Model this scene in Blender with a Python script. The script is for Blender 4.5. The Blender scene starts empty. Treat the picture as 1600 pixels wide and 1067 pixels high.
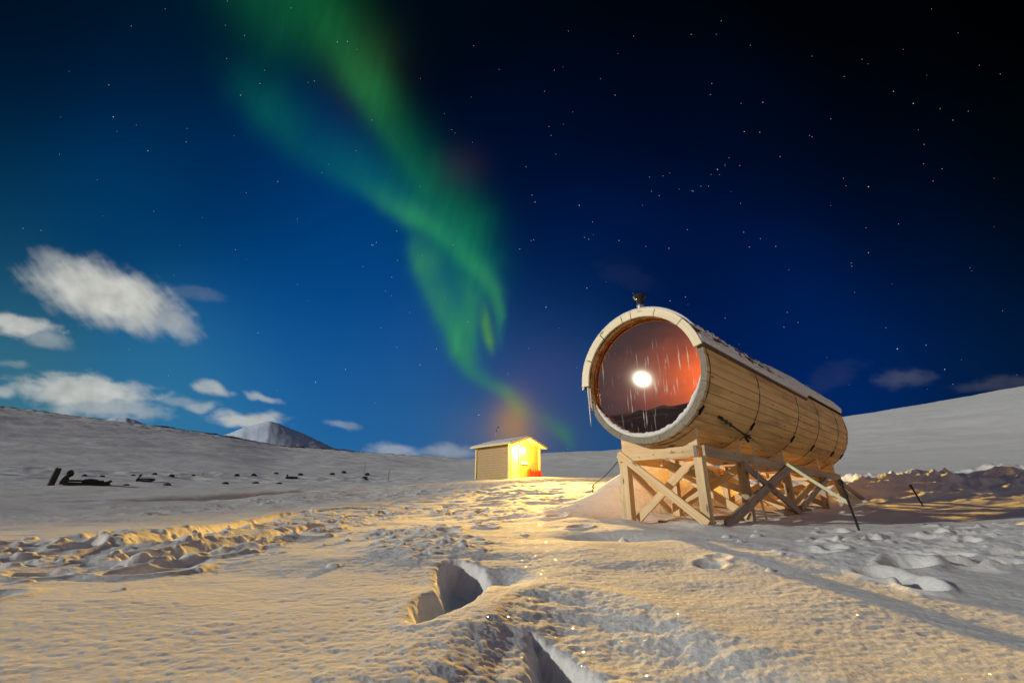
import bpy, math, random
import numpy as np
from mathutils import Vector, Matrix

random.seed(7)
rng = np.random.default_rng(11)
scene = bpy.context.scene
col = scene.collection

# ------------------------------------------------------------------ camera, world, moon, exposure
F_PX = 711.0                       # focal length in pixels of the 1600 px wide photograph
PITCH = math.radians(20.0)
CAM = np.array([0.0, 0.0, 0.55])
cam_d = bpy.data.cameras.new("camera")
cam_o = bpy.data.objects.new("camera", cam_d); col.objects.link(cam_o)
cam_o.location = CAM
cam_o.rotation_euler = (math.radians(90) + PITCH, 0, 0)
cam_d.sensor_width = 36.0
cam_d.lens = 36.0 * F_PX / 1600.0
cam_d.clip_start = 0.05
cam_d.clip_end = 30000
scene.camera = cam_o

scene.view_settings.view_transform = 'Standard'
scene.view_settings.look = 'None'
scene.view_settings.exposure = 0.0
scene.view_settings.gamma = 1.0
scene.cycles.use_denoising = True
scene.cycles.max_bounces = 6
scene.cycles.sample_clamp_indirect = 6.0

MOON_AZ, MOON_EL = math.radians(-105.1), math.radians(14.7)
MOON = np.array([math.sin(MOON_AZ) * math.cos(MOON_EL), math.cos(MOON_AZ) * math.cos(MOON_EL), math.sin(MOON_EL)])
world = bpy.data.worlds.new("World"); scene.world = world
world.use_nodes = True
bg = world.node_tree.nodes['Background']
skt = world.node_tree.nodes.new('ShaderNodeTexSky'); skt.sky_type = 'NISHITA'; skt.sun_disc = False
skt.sun_elevation = MOON_EL; skt.sun_rotation = MOON_AZ
world.node_tree.links.new(skt.outputs[0], bg.inputs[0])
bg.inputs[1].default_value = 0.01     # night: the sky that is seen is the dome with the aurora, built below

# the moon: a lamp 8 km away, inside the sky dome
MOON_E = 2.4                       # irradiance on a surface facing it
MOON_D = 8000.0
ml = bpy.data.lights.new("moon", 'POINT')
ml.energy = MOON_E * 4 * math.pi * MOON_D ** 2
ml.shadow_soft_size = MOON_D * math.tan(math.radians(0.26))
ml.color = (1.0, 0.98, 0.84)
mo = bpy.data.objects.new("moon", ml); col.objects.link(mo)
mo.location = MOON * MOON_D

# ------------------------------------------------------------------ maths helpers
CP, SP = math.cos(PITCH), math.sin(PITCH)
def ray(x, y):
    """direction (world) seen at pixel x, y of the 1600 x 1067 photograph"""
    u = (533.5 - y) / F_PX
    return np.array([(x - 800) / F_PX, CP - u * SP, SP + u * CP])
def azel(x, y):
    d = ray(x, y)
    return math.degrees(math.atan2(d[0], d[1])), math.degrees(math.atan2(d[2], math.hypot(d[0], d[1])))

G = rng.normal(size=(256, 256, 2)); G /= np.linalg.norm(G, axis=2, keepdims=True)
def gnoise(x, y):
    xi = np.floor(x).astype(np.int64); yi = np.floor(y).astype(np.int64)
    fx = x - xi; fy = y - yi
    u = fx * fx * fx * (fx * (fx * 6 - 15) + 10); v = fy * fy * fy * (fy * (fy * 6 - 15) + 10)
    def g(i, j, dx, dy):
        q = G[(xi + i) & 255, (yi + j) & 255]
        return q[..., 0] * dx + q[..., 1] * dy
    a = g(0, 0, fx, fy); b = g(1, 0, fx - 1, fy); c = g(0, 1, fx, fy - 1); d = g(1, 1, fx - 1, fy - 1)
    return 1.5 * ((a * (1 - u) + b * u) * (1 - v) + (c * (1 - u) + d * u) * v)
def fbm(x, y, oct=4, gain=0.5):
    s = 0; a = 1.0; t = 0
    for k in range(oct):
        s = s + a * gnoise(x * 2 ** k + 17.3 * k, y * 2 ** k - 9.1 * k); t += a; a *= gain
    return s / t
def billow(x, y, oct=3):
    s = 0; a = 1.0; t = 0
    for k in range(oct):
        s = s + a * np.abs(gnoise(x * 2 ** k + 7.7 * k, y * 2 ** k + 3.3 * k)); t += a; a *= .5
    return s / t
def sstep(a, b, x):
    t = np.clip((x - a) / (b - a), 0, 1); return t * t * (3 - 2 * t)

# ------------------------------------------------------------------ terrain height
def az_table(pts, sm):
    ga = np.linspace(-180, 180, 1441)
    v = np.interp(ga, [p[0] for p in pts], [p[1] for p in pts])
    k = np.exp(-0.5 * (np.arange(-60, 61) * .25 / sm) ** 2); k /= k.sum()
    v = np.convolve(np.pad(v, 60, mode='wrap'), k, 'valid')
    return lambda az: np.interp(az, ga, v)
SKY_PX = [(0, 637), (110, 650), (220, 663), (328, 677), (440, 698), (520, 703), (600, 709), (640, 712), (740, 718),
          (800, 712), (860, 708), (965, 703), (1150, 680), (1320, 651), (1400, 638), (1500, 622), (1600, 603)]
ridge_pts = [(-180, 6), (-150, 9), (-125, 12.5), (-112, 12.6), (-101, 11.2), (-85, 9), (-60, 8.2)] + [azel(*p) for p in SKY_PX] + [(58, 9.4), (75, 6), (95, 3.5), (140, 3.5), (180, 6)]  # unseen ridge on the right kept low to let the side fill through
crest_pts = [(-180, .6), (-100, 1.4), (-47, 2.0), (-30, 2.25), (-15, 2.55), (-3, 3.15), (2, 3.3), (8, 3.4), (20, 3.2), (36, 2.95), (47, 2.75), (90, 2), (180, .6)]
T_ridge = az_table(ridge_pts, 1.2)
T_crest = az_table(crest_pts, 2.0)
_lr = np.linspace(-3, math.log(28), 800)
_n = np.interp(np.exp(_lr), [0, 2, 4, 7, 10, 13, 20, 28, 40], [0, 0, .03, .135, .165, .22, .54, 1, 1.5])
_k = np.exp(-0.5 * (np.arange(-40, 41) / 14) ** 2); _k /= _k.sum()
_n = np.convolve(np.pad(_n, 40, mode='edge'), _k, 'valid')
RC = 28.0
def base_height(x, y):
    r = np.hypot(x, y) + 1e-6; az = np.degrees(np.arctan2(x, y))
    ec = T_crest(az); er = T_ridge(az)
    zc = CAM[2] + RC * np.tan(np.radians(ec))
    near = zc * np.interp(np.log(r), _lr, _n) / _n[-1]
    RR = np.where(az < 0, 230.0, 200.0)
    RR = 215 - 15 * np.tanh(az / 20)
    w = np.clip(np.log(np.maximum(r, RC) / RC) / np.log(RR / RC), 0, 1)
    w2 = w * w * (3 - 2 * w)
    dip = -0.12 * np.exp(-((w - .10) / .07) ** 2)
    far = CAM[2] + r * np.tan(np.radians(ec + (er - ec) * w2 + dip))
    zr = CAM[2] + RR * np.tan(np.radians(er))
    beyond = zr * np.exp(-np.maximum(r - RR, 0) / 500.) - 0.02 * np.maximum(r - RR, 0)
    return np.where(r < RC, near, np.where(r < RR, far, beyond))
def hit(x, y, hf=None):
    """point of the ground seen at pixel x, y"""
    hf = hf or base_height
    d = ray(x, y); t = np.exp(np.linspace(math.log(.8), math.log(400), 6000))
    P = CAM[None] + t[:, None] * d[None] / math.hypot(d[0], d[1])
    h = hf(P[:, 0], P[:, 1]); k = np.argmax(P[:, 2] < h)
    if not (P[:, 2] < h).any():
        k = np.argmin(P[:, 2] - h)
    return np.array([P[k, 0], P[k, 1], h[k]])

# barrel frame
YAW = math.radians(45.66)
EA = np.array([math.cos(YAW), -math.sin(YAW), 0]); AA = np.array([math.sin(YAW), math.cos(YAW), 0])
BC = np.array([2.027, 6.922, 2.497]); BL = 8.64; BR = 1.05

def seg_dist(x, y, pts):
    d = np.full(x.shape, 1e9)
    for (x0, y0), (x1, y1) in zip(pts[:-1], pts[1:]):
        dx, dy = x1 - x0, y1 - y0; L2 = dx * dx + dy * dy + 1e-12
        t = np.clip(((x - x0) * dx + (y - y0) * dy) / L2, 0, 1)
        d = np.minimum(d, np.hypot(x - x0 - t * dx, y - y0 - t * dy))
    return d
def inside(x, y, poly):
    c = np.zeros(x.shape, bool)
    n = len(poly)
    for i in range(n):
        x0, y0 = poly[i]; x1, y1 = poly[(i + 1) % n]
        with np.errstate(divide='ignore', invalid='ignore'):
            c ^= ((y0 > y) != (y1 > y)) & (x < (x1 - x0) * (y - y0) / (y1 - y0 + 1e-15) + x0)
    return c
def ground_pts(pix):
    return [tuple(hit(px, py)[:2]) for px, py in pix]

RUT1 = ground_pts([(240, 848), (330, 832), (400, 816), (450, 806), (510, 800), (580, 797)])
RUT3 = ground_pts([(-60, 782), (120, 783), (330, 777), (480, 766)])
RUT2 = ground_pts([(250, 868), (360, 850), (440, 835), (500, 822)])
BAND = ground_pts([(-80, 880), (60, 866), (180, 862), (300, 852), (420, 828), (520, 806), (640, 796), (760, 798), (830, 806)])
BAND2 = ground_pts([(450, 824), (560, 812), (700, 806), (830, 806), (700, 820), (620, 834), (700, 852), (660, 868)])
WARM = ground_pts([(150, 808), (280, 796), (420, 784), (560, 772), (680, 768)])
CLODS = []
RIGHT = ground_pts([(1370, 868), (1460, 850), (1560, 836), (1700, 820)])
PILE = [(9.5, 15.5), (13.5, 14.6), (20, 14.2), (30, 15)]
PIT1 = ground_pts([(636, 974), (642, 952), (658, 934), (680, 928), (680, 898), (690, 884), (722, 882), (756, 890), (768, 908), (756, 926), (738, 946), (712, 958), (680, 972), (650, 980)])
PITC = hit(782, 902)
PIT2 = ground_pts([(829, 978), (862, 992), (905, 1016), (955, 1045), (1010, 1085), (1060, 1130), (800, 1130), (818, 1060), (824, 1010)])
SLUMP = ground_pts([(560, 1010), (660, 990), (760, 950), (820, 912), (905, 908), (985, 930), (1060, 958), (1150, 985), (1240, 1040), (1300, 1150), (500, 1200), (520, 1060)])
CREST = ground_pts([(585, 1016), (640, 1004), (705, 985), (765, 955), (800, 930), (850, 912), (905, 915), (985, 935), (1060, 962), (1150, 990), (1240, 1020)])
CRX = [p[0] for p in CREST]; CRY = [p[1] for p in CREST]
CRATER = hit(958, 836)
prints = []
for (px, py) in [(1392, 905), (1442, 918), (1506, 882), (1555, 878), (1420, 890), (1476, 868), (1585, 862), (1330, 846), (1300, 862), (700, 832), (760, 822), (640, 818),
                 (870, 812), (905, 822), (830, 790), (860, 782), (600, 806), (560, 815), (520, 828), (690, 800), (745, 792)]:
    p = hit(px, py); prints.append((p[0], p[1], random.uniform(.09, .15), random.uniform(.05, .10), random.uniform(0, 3.1)))
for k in range(90):
    i = random.randrange(len(BAND) - 1); t = random.random()
    bx = BAND[i][0] * (1 - t) + BAND[i + 1][0] * t + random.gauss(0, .7); by = BAND[i][1] * (1 - t) + BAND[i + 1][1] * t + random.gauss(0, .7)
    prints.append((bx, by, random.uniform(.08, .16), random.uniform(.0, .09), random.uniform(0, 3.1)))
for k in range(60):
    i = random.randrange(len(RIGHT) - 1); t = random.random()
    bx = RIGHT[i][0] * (1 - t) + RIGHT[i + 1][0] * t + random.gauss(0, .9); by = RIGHT[i][1] * (1 - t) + RIGHT[i + 1][1] * t + random.gauss(0, .7)
    prints.append((bx, by, random.uniform(.06, .12), random.uniform(.0, .06), random.uniform(0, 3.1)))

for line, n_, sp_ in ((BAND, 300, .75), (BAND2, 140, .45), (RIGHT, 110, .8), (WARM, 90, .9), (RUT1, 80, .3)):
    for k in range(n_):
        i = random.randrange(len(line) - 1); t = random.random()
        CLODS.append((line[i][0] * (1 - t) + line[i + 1][0] * t + random.gauss(0, sp_), line[i][1] * (1 - t) + line[i + 1][1] * t + random.gauss(0, sp_), random.uniform(.02, .08), random.uniform(.006, .028)))
def soft(d, w):
    return np.exp(-(d / w) ** 2)
def height(x, y):
    z = base_height(x, y)
    r = np.hypot(x, y); az = np.degrees(np.arctan2(x, y))
    # far relief on the slopes
    far = sstep(30, 80, r) * (1 - sstep(280, 500, r))
    z = z + far * (fbm(x / 38, y / 38, 4) * 0.9 + fbm(x / 9, y / 9, 3) * .2 + fbm(x / 3.5, y / 2, 3) * .11)
    rough = far * sstep(120, 215, r) * (1 - sstep(-14, 4, az))
    z = z + rough * (billow(x / 7, y / 7, 3) * 1.0)
    z = z + np.exp(-((r - 46) / 10) ** 2) * (1 - sstep(-12, -5, az)) * (fbm(x / 1.6, y / 1.6, 3) * .16)
    n = r < 60
    xn, yn, rn = x[n], y[n], r[n]
    azn = az[n]
    dz = np.zeros(xn.shape)
    fade = 1 - sstep(38, 58, rn)
    dz += fade * (fbm(xn / 3.2 + 4, yn / 3.2, 4) * .10 * sstep(1, 5, rn))
    # wind crust: long low ripples
    ca, sa = math.cos(.16), math.sin(.16)
    u = (xn * ca + yn * sa); v = (-xn * sa + yn * ca)
    dz += fade * (fbm(u / .9, v / .34, 4, .6) * .0055 + fbm(u / .13 + 9, v / .075, 3, .65) * .0030 * (1 + 1.5 * fbm(xn / .7, yn / .7, 2)) + fbm(xn / .045, yn / .045, 2, .7) * .0030)
    dz += fade * sstep(5, 10, rn) * (fbm(u / 2.5, v / .55, 3, .6) * .035)
    # trampled snow
    chunk = fbm(xn / .62, yn / .5, 4, .62) * .13 + (.45 - billow(xn / .30, yn / .26, 3)) * .07 + fbm(xn / .09, yn / .08, 3, .6) * .022 + .03
    m = np.clip(soft(seg_dist(xn, yn, BAND), .95) + .9 * soft(seg_dist(xn, yn, BAND2), .55), 0, 1)
    m = m * sstep(-.25, .25, fbm(xn / 1.1 + 30, yn / 1.1, 2) + .12)
    dz += m * chunk * .5
    m2 = np.clip(soft(seg_dist(xn, yn, WARM), .9), 0, 1) * sstep(-.2, .3, fbm(xn / 1.6 + 3, yn / .9, 2))
    dz += m2 * chunk * .55
    m3 = np.clip(soft(seg_dist(xn, yn, RIGHT), .9), 0, 1) * sstep(-.3, .2, fbm(xn / .9 + 8, yn / .9, 2))
    dz += m3 * chunk * .55
    band27 = np.exp(-((rn - 19) / 6) ** 2) * np.exp(-((azn + 4) / 16) ** 2)
    dz += band27 * ((.4 - billow(xn / 1.6, yn / .9, 4)) * .30)
    # ploughed lumps right of the sauna
    dp = seg_dist(xn, yn, PILE)
    mp = np.exp(-(dp / 2.8) ** 2)
    dz += mp * ((.42 - billow(xn / 1.9 + 5, yn / 1.3, 4)) * 1.1 + .16 + fbm(xn / .5, yn / .4, 3) * .10)
    # ruts
    d1 = seg_dist(xn, yn, RUT1); dz += -.14 * soft(d1, .17) + .03 * soft(d1 - .34, .13)
    d2 = seg_dist(xn, yn, RUT2); dz += -.09 * soft(d2, .14) + .03 * soft(d2 - .28, .12)
    d3 = seg_dist(xn, yn, RUT3); dz += -.20 * soft(d3, .45)
    # drift along the far side of the trestle
    lx = (xn - BC[0]) * EA[0] + (yn - BC[1]) * EA[1]; lt = (xn - BC[0]) * AA[0] + (yn - BC[1]) * AA[1]
    top = 1.12 * np.exp(-((lt - 3.6) / 2.1) ** 2) * np.exp(-(np.where(lx > -1.9, (lx + 1.9) / 0.95, (lx + 1.9) / .95)) ** 2)
    dz += top + .45 * np.exp(-((lt - 7.2) / 1.8) ** 2) * np.exp(-((lx + 2.0) / 0.9) ** 2)
    under = np.exp(-((lx) / 1.3) ** 2) * sstep(-.6, .6, lt) * (1 - sstep(8.4, 9.4, lt))
    dz += under * (fbm(xn / .8, yn / .8, 3) * .10)
    # small crater with a clod in it
    dc = np.hypot((xn - CRATER[0]) / 1.5, (yn - CRATER[1]) / .8)
    dz += -.11 * np.exp(-(dc / .38) ** 2) + .10 * np.exp(-(np.hypot(xn - CRATER[0] - .10, yn - CRATER[1] + .05) / .08) ** 2)
    for (qx, qy, qr, qh) in CLODS:
        k = (np.abs(xn - qx) < 2 * qr) & (np.abs(yn - qy) < 2 * qr)
        dd = np.hypot(xn[k] - qx, (yn[k] - qy) * 1.1) / qr * (1 + .5 * fbm(xn[k] / .07, yn[k] / .07, 2))
        dz[k] = np.maximum(dz[k], dz[k] + qh * (1 - dd ** 4).clip(0, 1))
    for (qx, qy, qr, qd, qa) in prints:
        k = (np.abs(xn - qx) < 4 * qr) & (np.abs(yn - qy) < 4 * qr)
        ax, ay = xn[k] - qx, yn[k] - qy
        c_, s_ = math.cos(qa), math.sin(qa)
        dd = np.hypot((ax * c_ + ay * s_) / 1.6, -ax * s_ + ay * c_) / qr
        dz[k] += -qd * np.exp(-dd ** 4) + .3 * qd * np.exp(-((dd - 1.35) / .35) ** 2)
    # foreground: bank that falls towards the camera, and two deep boot holes
    nn = rn < 6
    xs, ys = xn[nn], yn[nn]
    wob = .038 * fbm(xs / .11, ys / .11, 4, .6)
    dpc = np.hypot(xs - PITC[0], (ys - PITC[1]) * .8)
    ins = inside(xs, ys, SLUMP); ds = seg_dist(xs, ys, SLUMP + SLUMP[:1]) * np.where(ins, 1, -1)
    yc = np.interp(xs, CRX, CRY); win_ = sstep(CRX[0] - .35, CRX[0] + .55, xs) * (1 - sstep(CRX[-1] - .5, CRX[-1] + .3, xs))
    q_ = ys - yc + wob * 2.2 + .10 * fbm(xs / .35, ys / .35, 3)
    zz = win_ * (.028 * np.exp(-np.maximum(q_, 0) / .6) - .085 * sstep(-.10, 1.25, -q_))
    zz += sstep(0, .2, ds) * (fbm(xs / .10, ys / .10, 4, .65) * .006)
    for poly, dep, wl in ((PIT1, .21, .13), (PIT2, .30, .17)):
        ins = inside(xs, ys, poly); ds = seg_dist(xs, ys, poly + poly[:1]) * np.where(ins, 1, -1) + wob * .5
        zz += -dep * sstep(-.015, wl, ds) + sstep(-.05, .06, ds) * (fbm(xs / .07, ys / .07, 4, .65) * .022) + .006 * np.exp(-((ds + .05) / .05) ** 2)
    zz += -.06 * np.exp(-(dpc / .22) ** 2)
    dz[nn] += zz
    z = z.copy(); z[n] = z[n] + dz
    return z
def gz(x, y):
    return float(height(np.array([float(x)]), np.array([float(y)]))[0])

# ------------------------------------------------------------------ node helpers
def new_mat(name):
    m = bpy.data.materials.new(name); m.use_nodes = True
    nt = m.node_tree; b = nt.nodes['Principled BSDF']
    return m, nt, b
def N(nt, typ, **kw):
    n = nt.nodes.new(typ)
    for k, v in kw.items():
        if k.startswith('_'):
            setattr(n, k[1:], v)
        else:
            n.inputs[k.replace('__', ' ')].default_value = v
    return n
def ramp(nt, stops, fac=None):
    n = nt.nodes.new('ShaderNodeValToRGB'); cr = n.color_ramp
    while len(cr.elements) > 1: cr.elements.remove(cr.elements[0])
    cr.elements[0].position = stops[0][0]; c = stops[0][1]; cr.elements[0].color = (*c, 1) if len(c) == 3 else c
    for p, c in stops[1:]:
        e_ = cr.elements.new(p); e_.color = (*c, 1)
    if fac is not None: nt.links.new(fac, n.inputs[0])
    return n
def mixc(nt, fac, a, b, mode='MIX'):
    n = nt.nodes.new('ShaderNodeMix'); n.data_type = 'RGBA'; n.blend_type = mode
    for i, v in ((0, fac), (6, a), (7, b)):
        if hasattr(v, 'is_output') or isinstance(v, bpy.types.NodeSocket): nt.links.new(v, n.inputs[i])
        else: n.inputs[i].default_value = v if i == 0 else (*v, 1)
    return n.outputs[2]
def math_(nt, op, a, b=None, c=None, clamp=False):
    n = nt.nodes.new('ShaderNodeMath'); n.operation = op; n.use_clamp = clamp
    for i, v in enumerate((a, b, c)):
        if v is None: continue
        if isinstance(v, bpy.types.NodeSocket): nt.links.new(v, n.inputs[i])
        else: n.inputs[i].default_value = v
    return n.outputs[0]
g3 = lambda v: (v, v, v)

# snow with grain and glinting crystals
def snow_material(name, base, rock=False, grain=1.0, glint=True):
    m, nt, b = new_mat(name); L = nt.links.new
    geo = nt.nodes.new('ShaderNodeNewGeometry'); P = geo.outputs['Position']
    n1 = N(nt, 'ShaderNodeTexNoise', Scale=2.2, Detail=5.0); L(P, n1.inputs['Vector'])
    colr = mixc(nt, n1.outputs[0], tuple(c * .94 for c in base), base)
    b.inputs['Roughness'].default_value = .95
    b.inputs['Subsurface Weight'].default_value = .55; b.inputs['Subsurface Radius'].default_value = (1.0, 1.1, 1.3); b.inputs['Subsurface Scale'].default_value = .022
    b.inputs['Specular IOR Level'].default_value = .05
    if rock:
        at = N(nt, 'ShaderNodeAttribute', _attribute_name='rock')
        n2 = N(nt, 'ShaderNodeTexNoise', Scale=.33, Detail=9.0, Roughness=.72); 
        mp = N(nt, 'ShaderNodeMapping'); mp.inputs['Scale'].default_value = (1, 1, 3.0); L(P, mp.inputs[0]); L(mp.outputs[0], n2.inputs['Vector'])
        s = math_(nt, 'ADD', at.outputs['Fac'], math_(nt, 'MULTIPLY_ADD', n2.outputs[0], 1.6, -.8))
        k = ramp(nt, [(.50, g3(0)), (.60, g3(1))], s)
        colr = mixc(nt, k.outputs[0], colr, (.035, .035, .03))
    L(colr, b.inputs['Base Color'])
    h1 = N(nt, 'ShaderNodeTexNoise', Scale=26.0, Detail=6.0, Roughness=.72); L(P, h1.inputs['Vector'])
    h2 = N(nt, 'ShaderNodeTexNoise', Scale=9.0, Detail=5.0, Roughness=.65); L(P, h2.inputs['Vector'])
    bp1 = N(nt, 'ShaderNodeBump', Strength=.6 * grain, Distance=.014); L(h1.outputs[0], bp1.inputs['Height'])
    bp2 = N(nt, 'ShaderNodeBump', Strength=.35 * grain, Distance=.04); L(h2.outputs[0], bp2.inputs['Height']); L(bp1.outputs[0], bp2.inputs['Normal'])
    L(bp2.outputs[0], b.inputs['Normal'])
    if glint:
        # sparse ice crystals: small mirror-like flakes lying at random tilts
        vo = N(nt, 'ShaderNodeTexVoronoi', Scale=30.0, Randomness=1.0); L(P, vo.inputs['Vector'])
        d = math_(nt, 'LESS_THAN', vo.outputs['Distance'], .12)
        sp = nt.nodes.new('ShaderNodeSeparateColor'); L(vo.outputs['Color'], sp.inputs[0])
        sel = math_(nt, 'LESS_THAN', sp.outputs[0], .6)
        k = math_(nt, 'MULTIPLY', d, sel)
        sub = N(nt, 'ShaderNodeVectorMath', _operation='SUBTRACT'); L(vo.outputs['Color'], sub.inputs[0]); sub.inputs[1].default_value = (.5, .5, .15)
        nv = N(nt, 'ShaderNodeVectorMath', _operation='NORMALIZE'); L(sub.outputs[0], nv.inputs[0])
        gl = N(nt, 'ShaderNodeBsdfGlossy', Roughness=.2); gcol_ = mixc(nt, k, (0, 0, 0), (.35, .36, .38)); L(gcol_, gl.inputs['Color']); L(nv.outputs[0], gl.inputs['Normal'])
        mx = nt.nodes.new('ShaderNodeAddShader'); L(b.outputs[0], mx.inputs[0]); L(gl.outputs[0], mx.inputs[1])
        L(mx.outputs[0], nt.nodes['Material Output'].inputs[0])
    return m
M = {}
M['ground'] = snow_material('snow_ground', (.70, .71, .72), rock=True)
M['snow'] = snow_material('snow_lying', (.72, .73, .74), glint=False)
M['mountain'] = snow_material('snow_mountain_hazed', (.52, .62, .80), rock=False, glint=False)  # blue haze of distance mixed into the snow colour

def wood(name, light, dark, stain=(.10, .065, .035), stain_amt=.25, knots=True, rough=.6, groove=0):
    m, nt, b = new_mat(name); L = nt.links.new
    at = N(nt, 'ShaderNodeAttribute', _attribute_name='gc')
    mp = N(nt, 'ShaderNodeMapping'); mp.inputs['Scale'].default_value = (1.0, 22, 22); L(at.outputs['Vector'], mp.inputs[0])
    n1 = N(nt, 'ShaderNodeTexNoise', Scale=1.2, Detail=6.0, Roughness=.6, Distortion=.4); L(mp.outputs[0], n1.inputs['Vector'])
    r1 = ramp(nt, [(.30, dark), (.62, light)], n1.outputs[0])
    mp2 = N(nt, 'ShaderNodeMapping'); mp2.inputs['Scale'].default_value = (.5, 2.0, 2.0); L(at.outputs['Vector'], mp2.inputs[0])
    n2 = N(nt, 'ShaderNodeTexNoise', Scale=1.3, Detail=4.0, Roughness=.6); L(mp2.outputs[0], n2.inputs['Vector'])
    r2 = ramp(nt, [(.48, g3(0)), (.78, g3(stain_amt * 2))], n2.outputs[0])
    c = mixc(nt, r2.outputs[0], r1.outputs[0], stain)
    if knots:
        mp3 = N(nt, 'ShaderNodeMapping'); mp3.inputs['Scale'].default_value = (2.2, 7.5, 7.5); L(at.outputs['Vector'], mp3.inputs[0])
        vo = N(nt, 'ShaderNodeTexVoronoi', Scale=1.0, Randomness=1.0); L(mp3.outputs[0], vo.inputs['Vector'])
        k = ramp(nt, [(.07, g3(1)), (.16, g3(0))], vo.outputs['Distance'])
        c = mixc(nt, math_(nt, 'MULTIPLY', k.outputs[0], .9), c, (.12, .06, .025))
    L(c, b.inputs['Base Color']); b.inputs['Roughness'].default_value = rough
    bp = N(nt, 'ShaderNodeBump', Strength=.35, Distance=.003); L(n1.outputs[0], bp.inputs['Height']); L(bp.outputs[0], b.inputs['Normal'])
    return m
M['pine'] = wood('pine_timber', (.74, .55, .31), (.56, .38, .18))
M['fascia'] = wood('fascia_board', (.88, .80, .60), (.78, .66, .44), stain_amt=.12)
M['stave'] = wood('barrel_stave', (.76, .50, .20), (.58, .36, .13), stain=(.20, .12, .045), stain_amt=.42)
M['endgrain'] = wood('stave_end_grain', (.22, .20, .16), (.10, .09, .07), knots=False, stain_amt=.3)
M['mid'] = wood('shaded_pine', (.46, .36, .24), (.32, .24, .15), stain_amt=.3)  # greyer pine for right-hand members, with their shade mixed into the colour
M['greywood'] = wood('grey_timber', (.36, .30, .24), (.22, .18, .14), stain_amt=.3)
M['roof'] = wood('roof_felt', (.16, .10, .07), (.08, .05, .035), knots=False, stain_amt=.1)
M['redwood'] = wood('dark_inner_wood', (.30, .13, .05), (.17, .07, .025), knots=False)
def plain(name, c, rough=.6, metal=0.0, var=.25, scale=14, bump=.2):
    m, nt, b = new_mat(name); L = nt.links.new
    tc = nt.nodes.new('ShaderNodeTexCoord')
    n = N(nt, 'ShaderNodeTexNoise', Scale=float(scale), Detail=5.0, Roughness=.6); L(tc.outputs['Object'], n.inputs['Vector'])
    L(mixc(nt, n.outputs[0], tuple(v * (1 - var) for v in c), tuple(min(1, v * (1 + var)) for v in c)), b.inputs['Base Color'])
    b.inputs['Roughness'].default_value = rough; b.inputs['Metallic'].default_value = metal
    bp = N(nt, 'ShaderNodeBump', Strength=bump, Distance=.01); L(n.outputs[0], bp.inputs['Height']); L(bp.outputs[0], b.inputs['Normal'])
    return m
M['steel'] = plain('dark_steel', (.05, .05, .052), .45, .8)
M['galv'] = plain('galvanised_steel', (.34, .36, .36), .4, .9)
M['black'] = plain('black_paint', (.010, .010, .011), .85)
M['rope'] = plain('dark_rope', (.05, .05, .045), .9)
M['strap'] = plain('pale_strap', (.50, .52, .36), .8)
M['rock'] = plain('dark_rock', (.022, .022, .022), .85, var=.5, scale=6)
M['tarp'] = plain('dark_canvas', (.018, .018, .02), .8, var=.4)
M['red'] = plain('red_plastic', (.62, .05, .02), .4)
M['white'] = plain('white_paint', (.8, .8, .76), .5, var=.04)
M['trim'] = plain('trim_paint', (.72, .60, .30), .55, var=.06)
M['yellowdoor'] = plain('door_paint', (.80, .72, .45), .5, var=.05)
m, nt, b = new_mat('ice'); M['ice'] = m
b.inputs['Base Color'].default_value = (.86, .86, .82, 1); b.inputs['Roughness'].default_value = .18
b.inputs['Transmission Weight'].default_value = .35; b.inputs['IOR'].default_value = 1.31
# hoop steel with frost on it
m, nt, b = new_mat('hoop_steel'); M['hoop'] = m
geo = nt.nodes.new('ShaderNodeNewGeometry')
n = N(nt, 'ShaderNodeTexNoise', Scale=4.5, Detail=6.0, Roughness=.7); nt.links.new(geo.outputs['Position'], n.inputs['Vector'])
r_ = ramp(nt, [(.50, (.035, .034, .032)), (.62, (.36, .33, .27))], n.outputs[0])
nt.links.new(r_.outputs[0], b.inputs['Base Color']); b.inputs['Roughness'].default_value = .5
# painted clapboard
def siding(name, c):
    m, nt, b = new_mat(name); L = nt.links.new
    tc = nt.nodes.new('ShaderNodeTexCoord'); sp = nt.nodes.new('ShaderNodeSeparateXYZ'); L(tc.outputs['Object'], sp.inputs[0])
    fr = math_(nt, 'FRACT', math_(nt, 'MULTIPLY', sp.outputs[2], 7.2))
    n = N(nt, 'ShaderNodeTexNoise', Scale=3.0, Detail=4.0); L(tc.outputs['Object'], n.inputs['Vector'])
    cc = mixc(nt, n.outputs[0], tuple(v * .85 for v in c), tuple(v * 1.1 for v in c))
    k = ramp(nt, [(.0, g3(1)), (.10, g3(0)), (1, g3(0))], fr)
    L(mixc(nt, k.outputs[0], cc, tuple(v * .35 for v in c)), b.inputs['Base Color'])
    bp = N(nt, 'ShaderNodeBump', Strength=.8, Distance=.02); L(math_(nt, 'SUBTRACT', 1.0, fr), bp.inputs['Height']); L(bp.outputs[0], b.inputs['Normal'])
    b.inputs['Roughness'].default_value = .6
    return m
M['siding'] = siding('yellow_clapboard', (.38, .26, .10))
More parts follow.
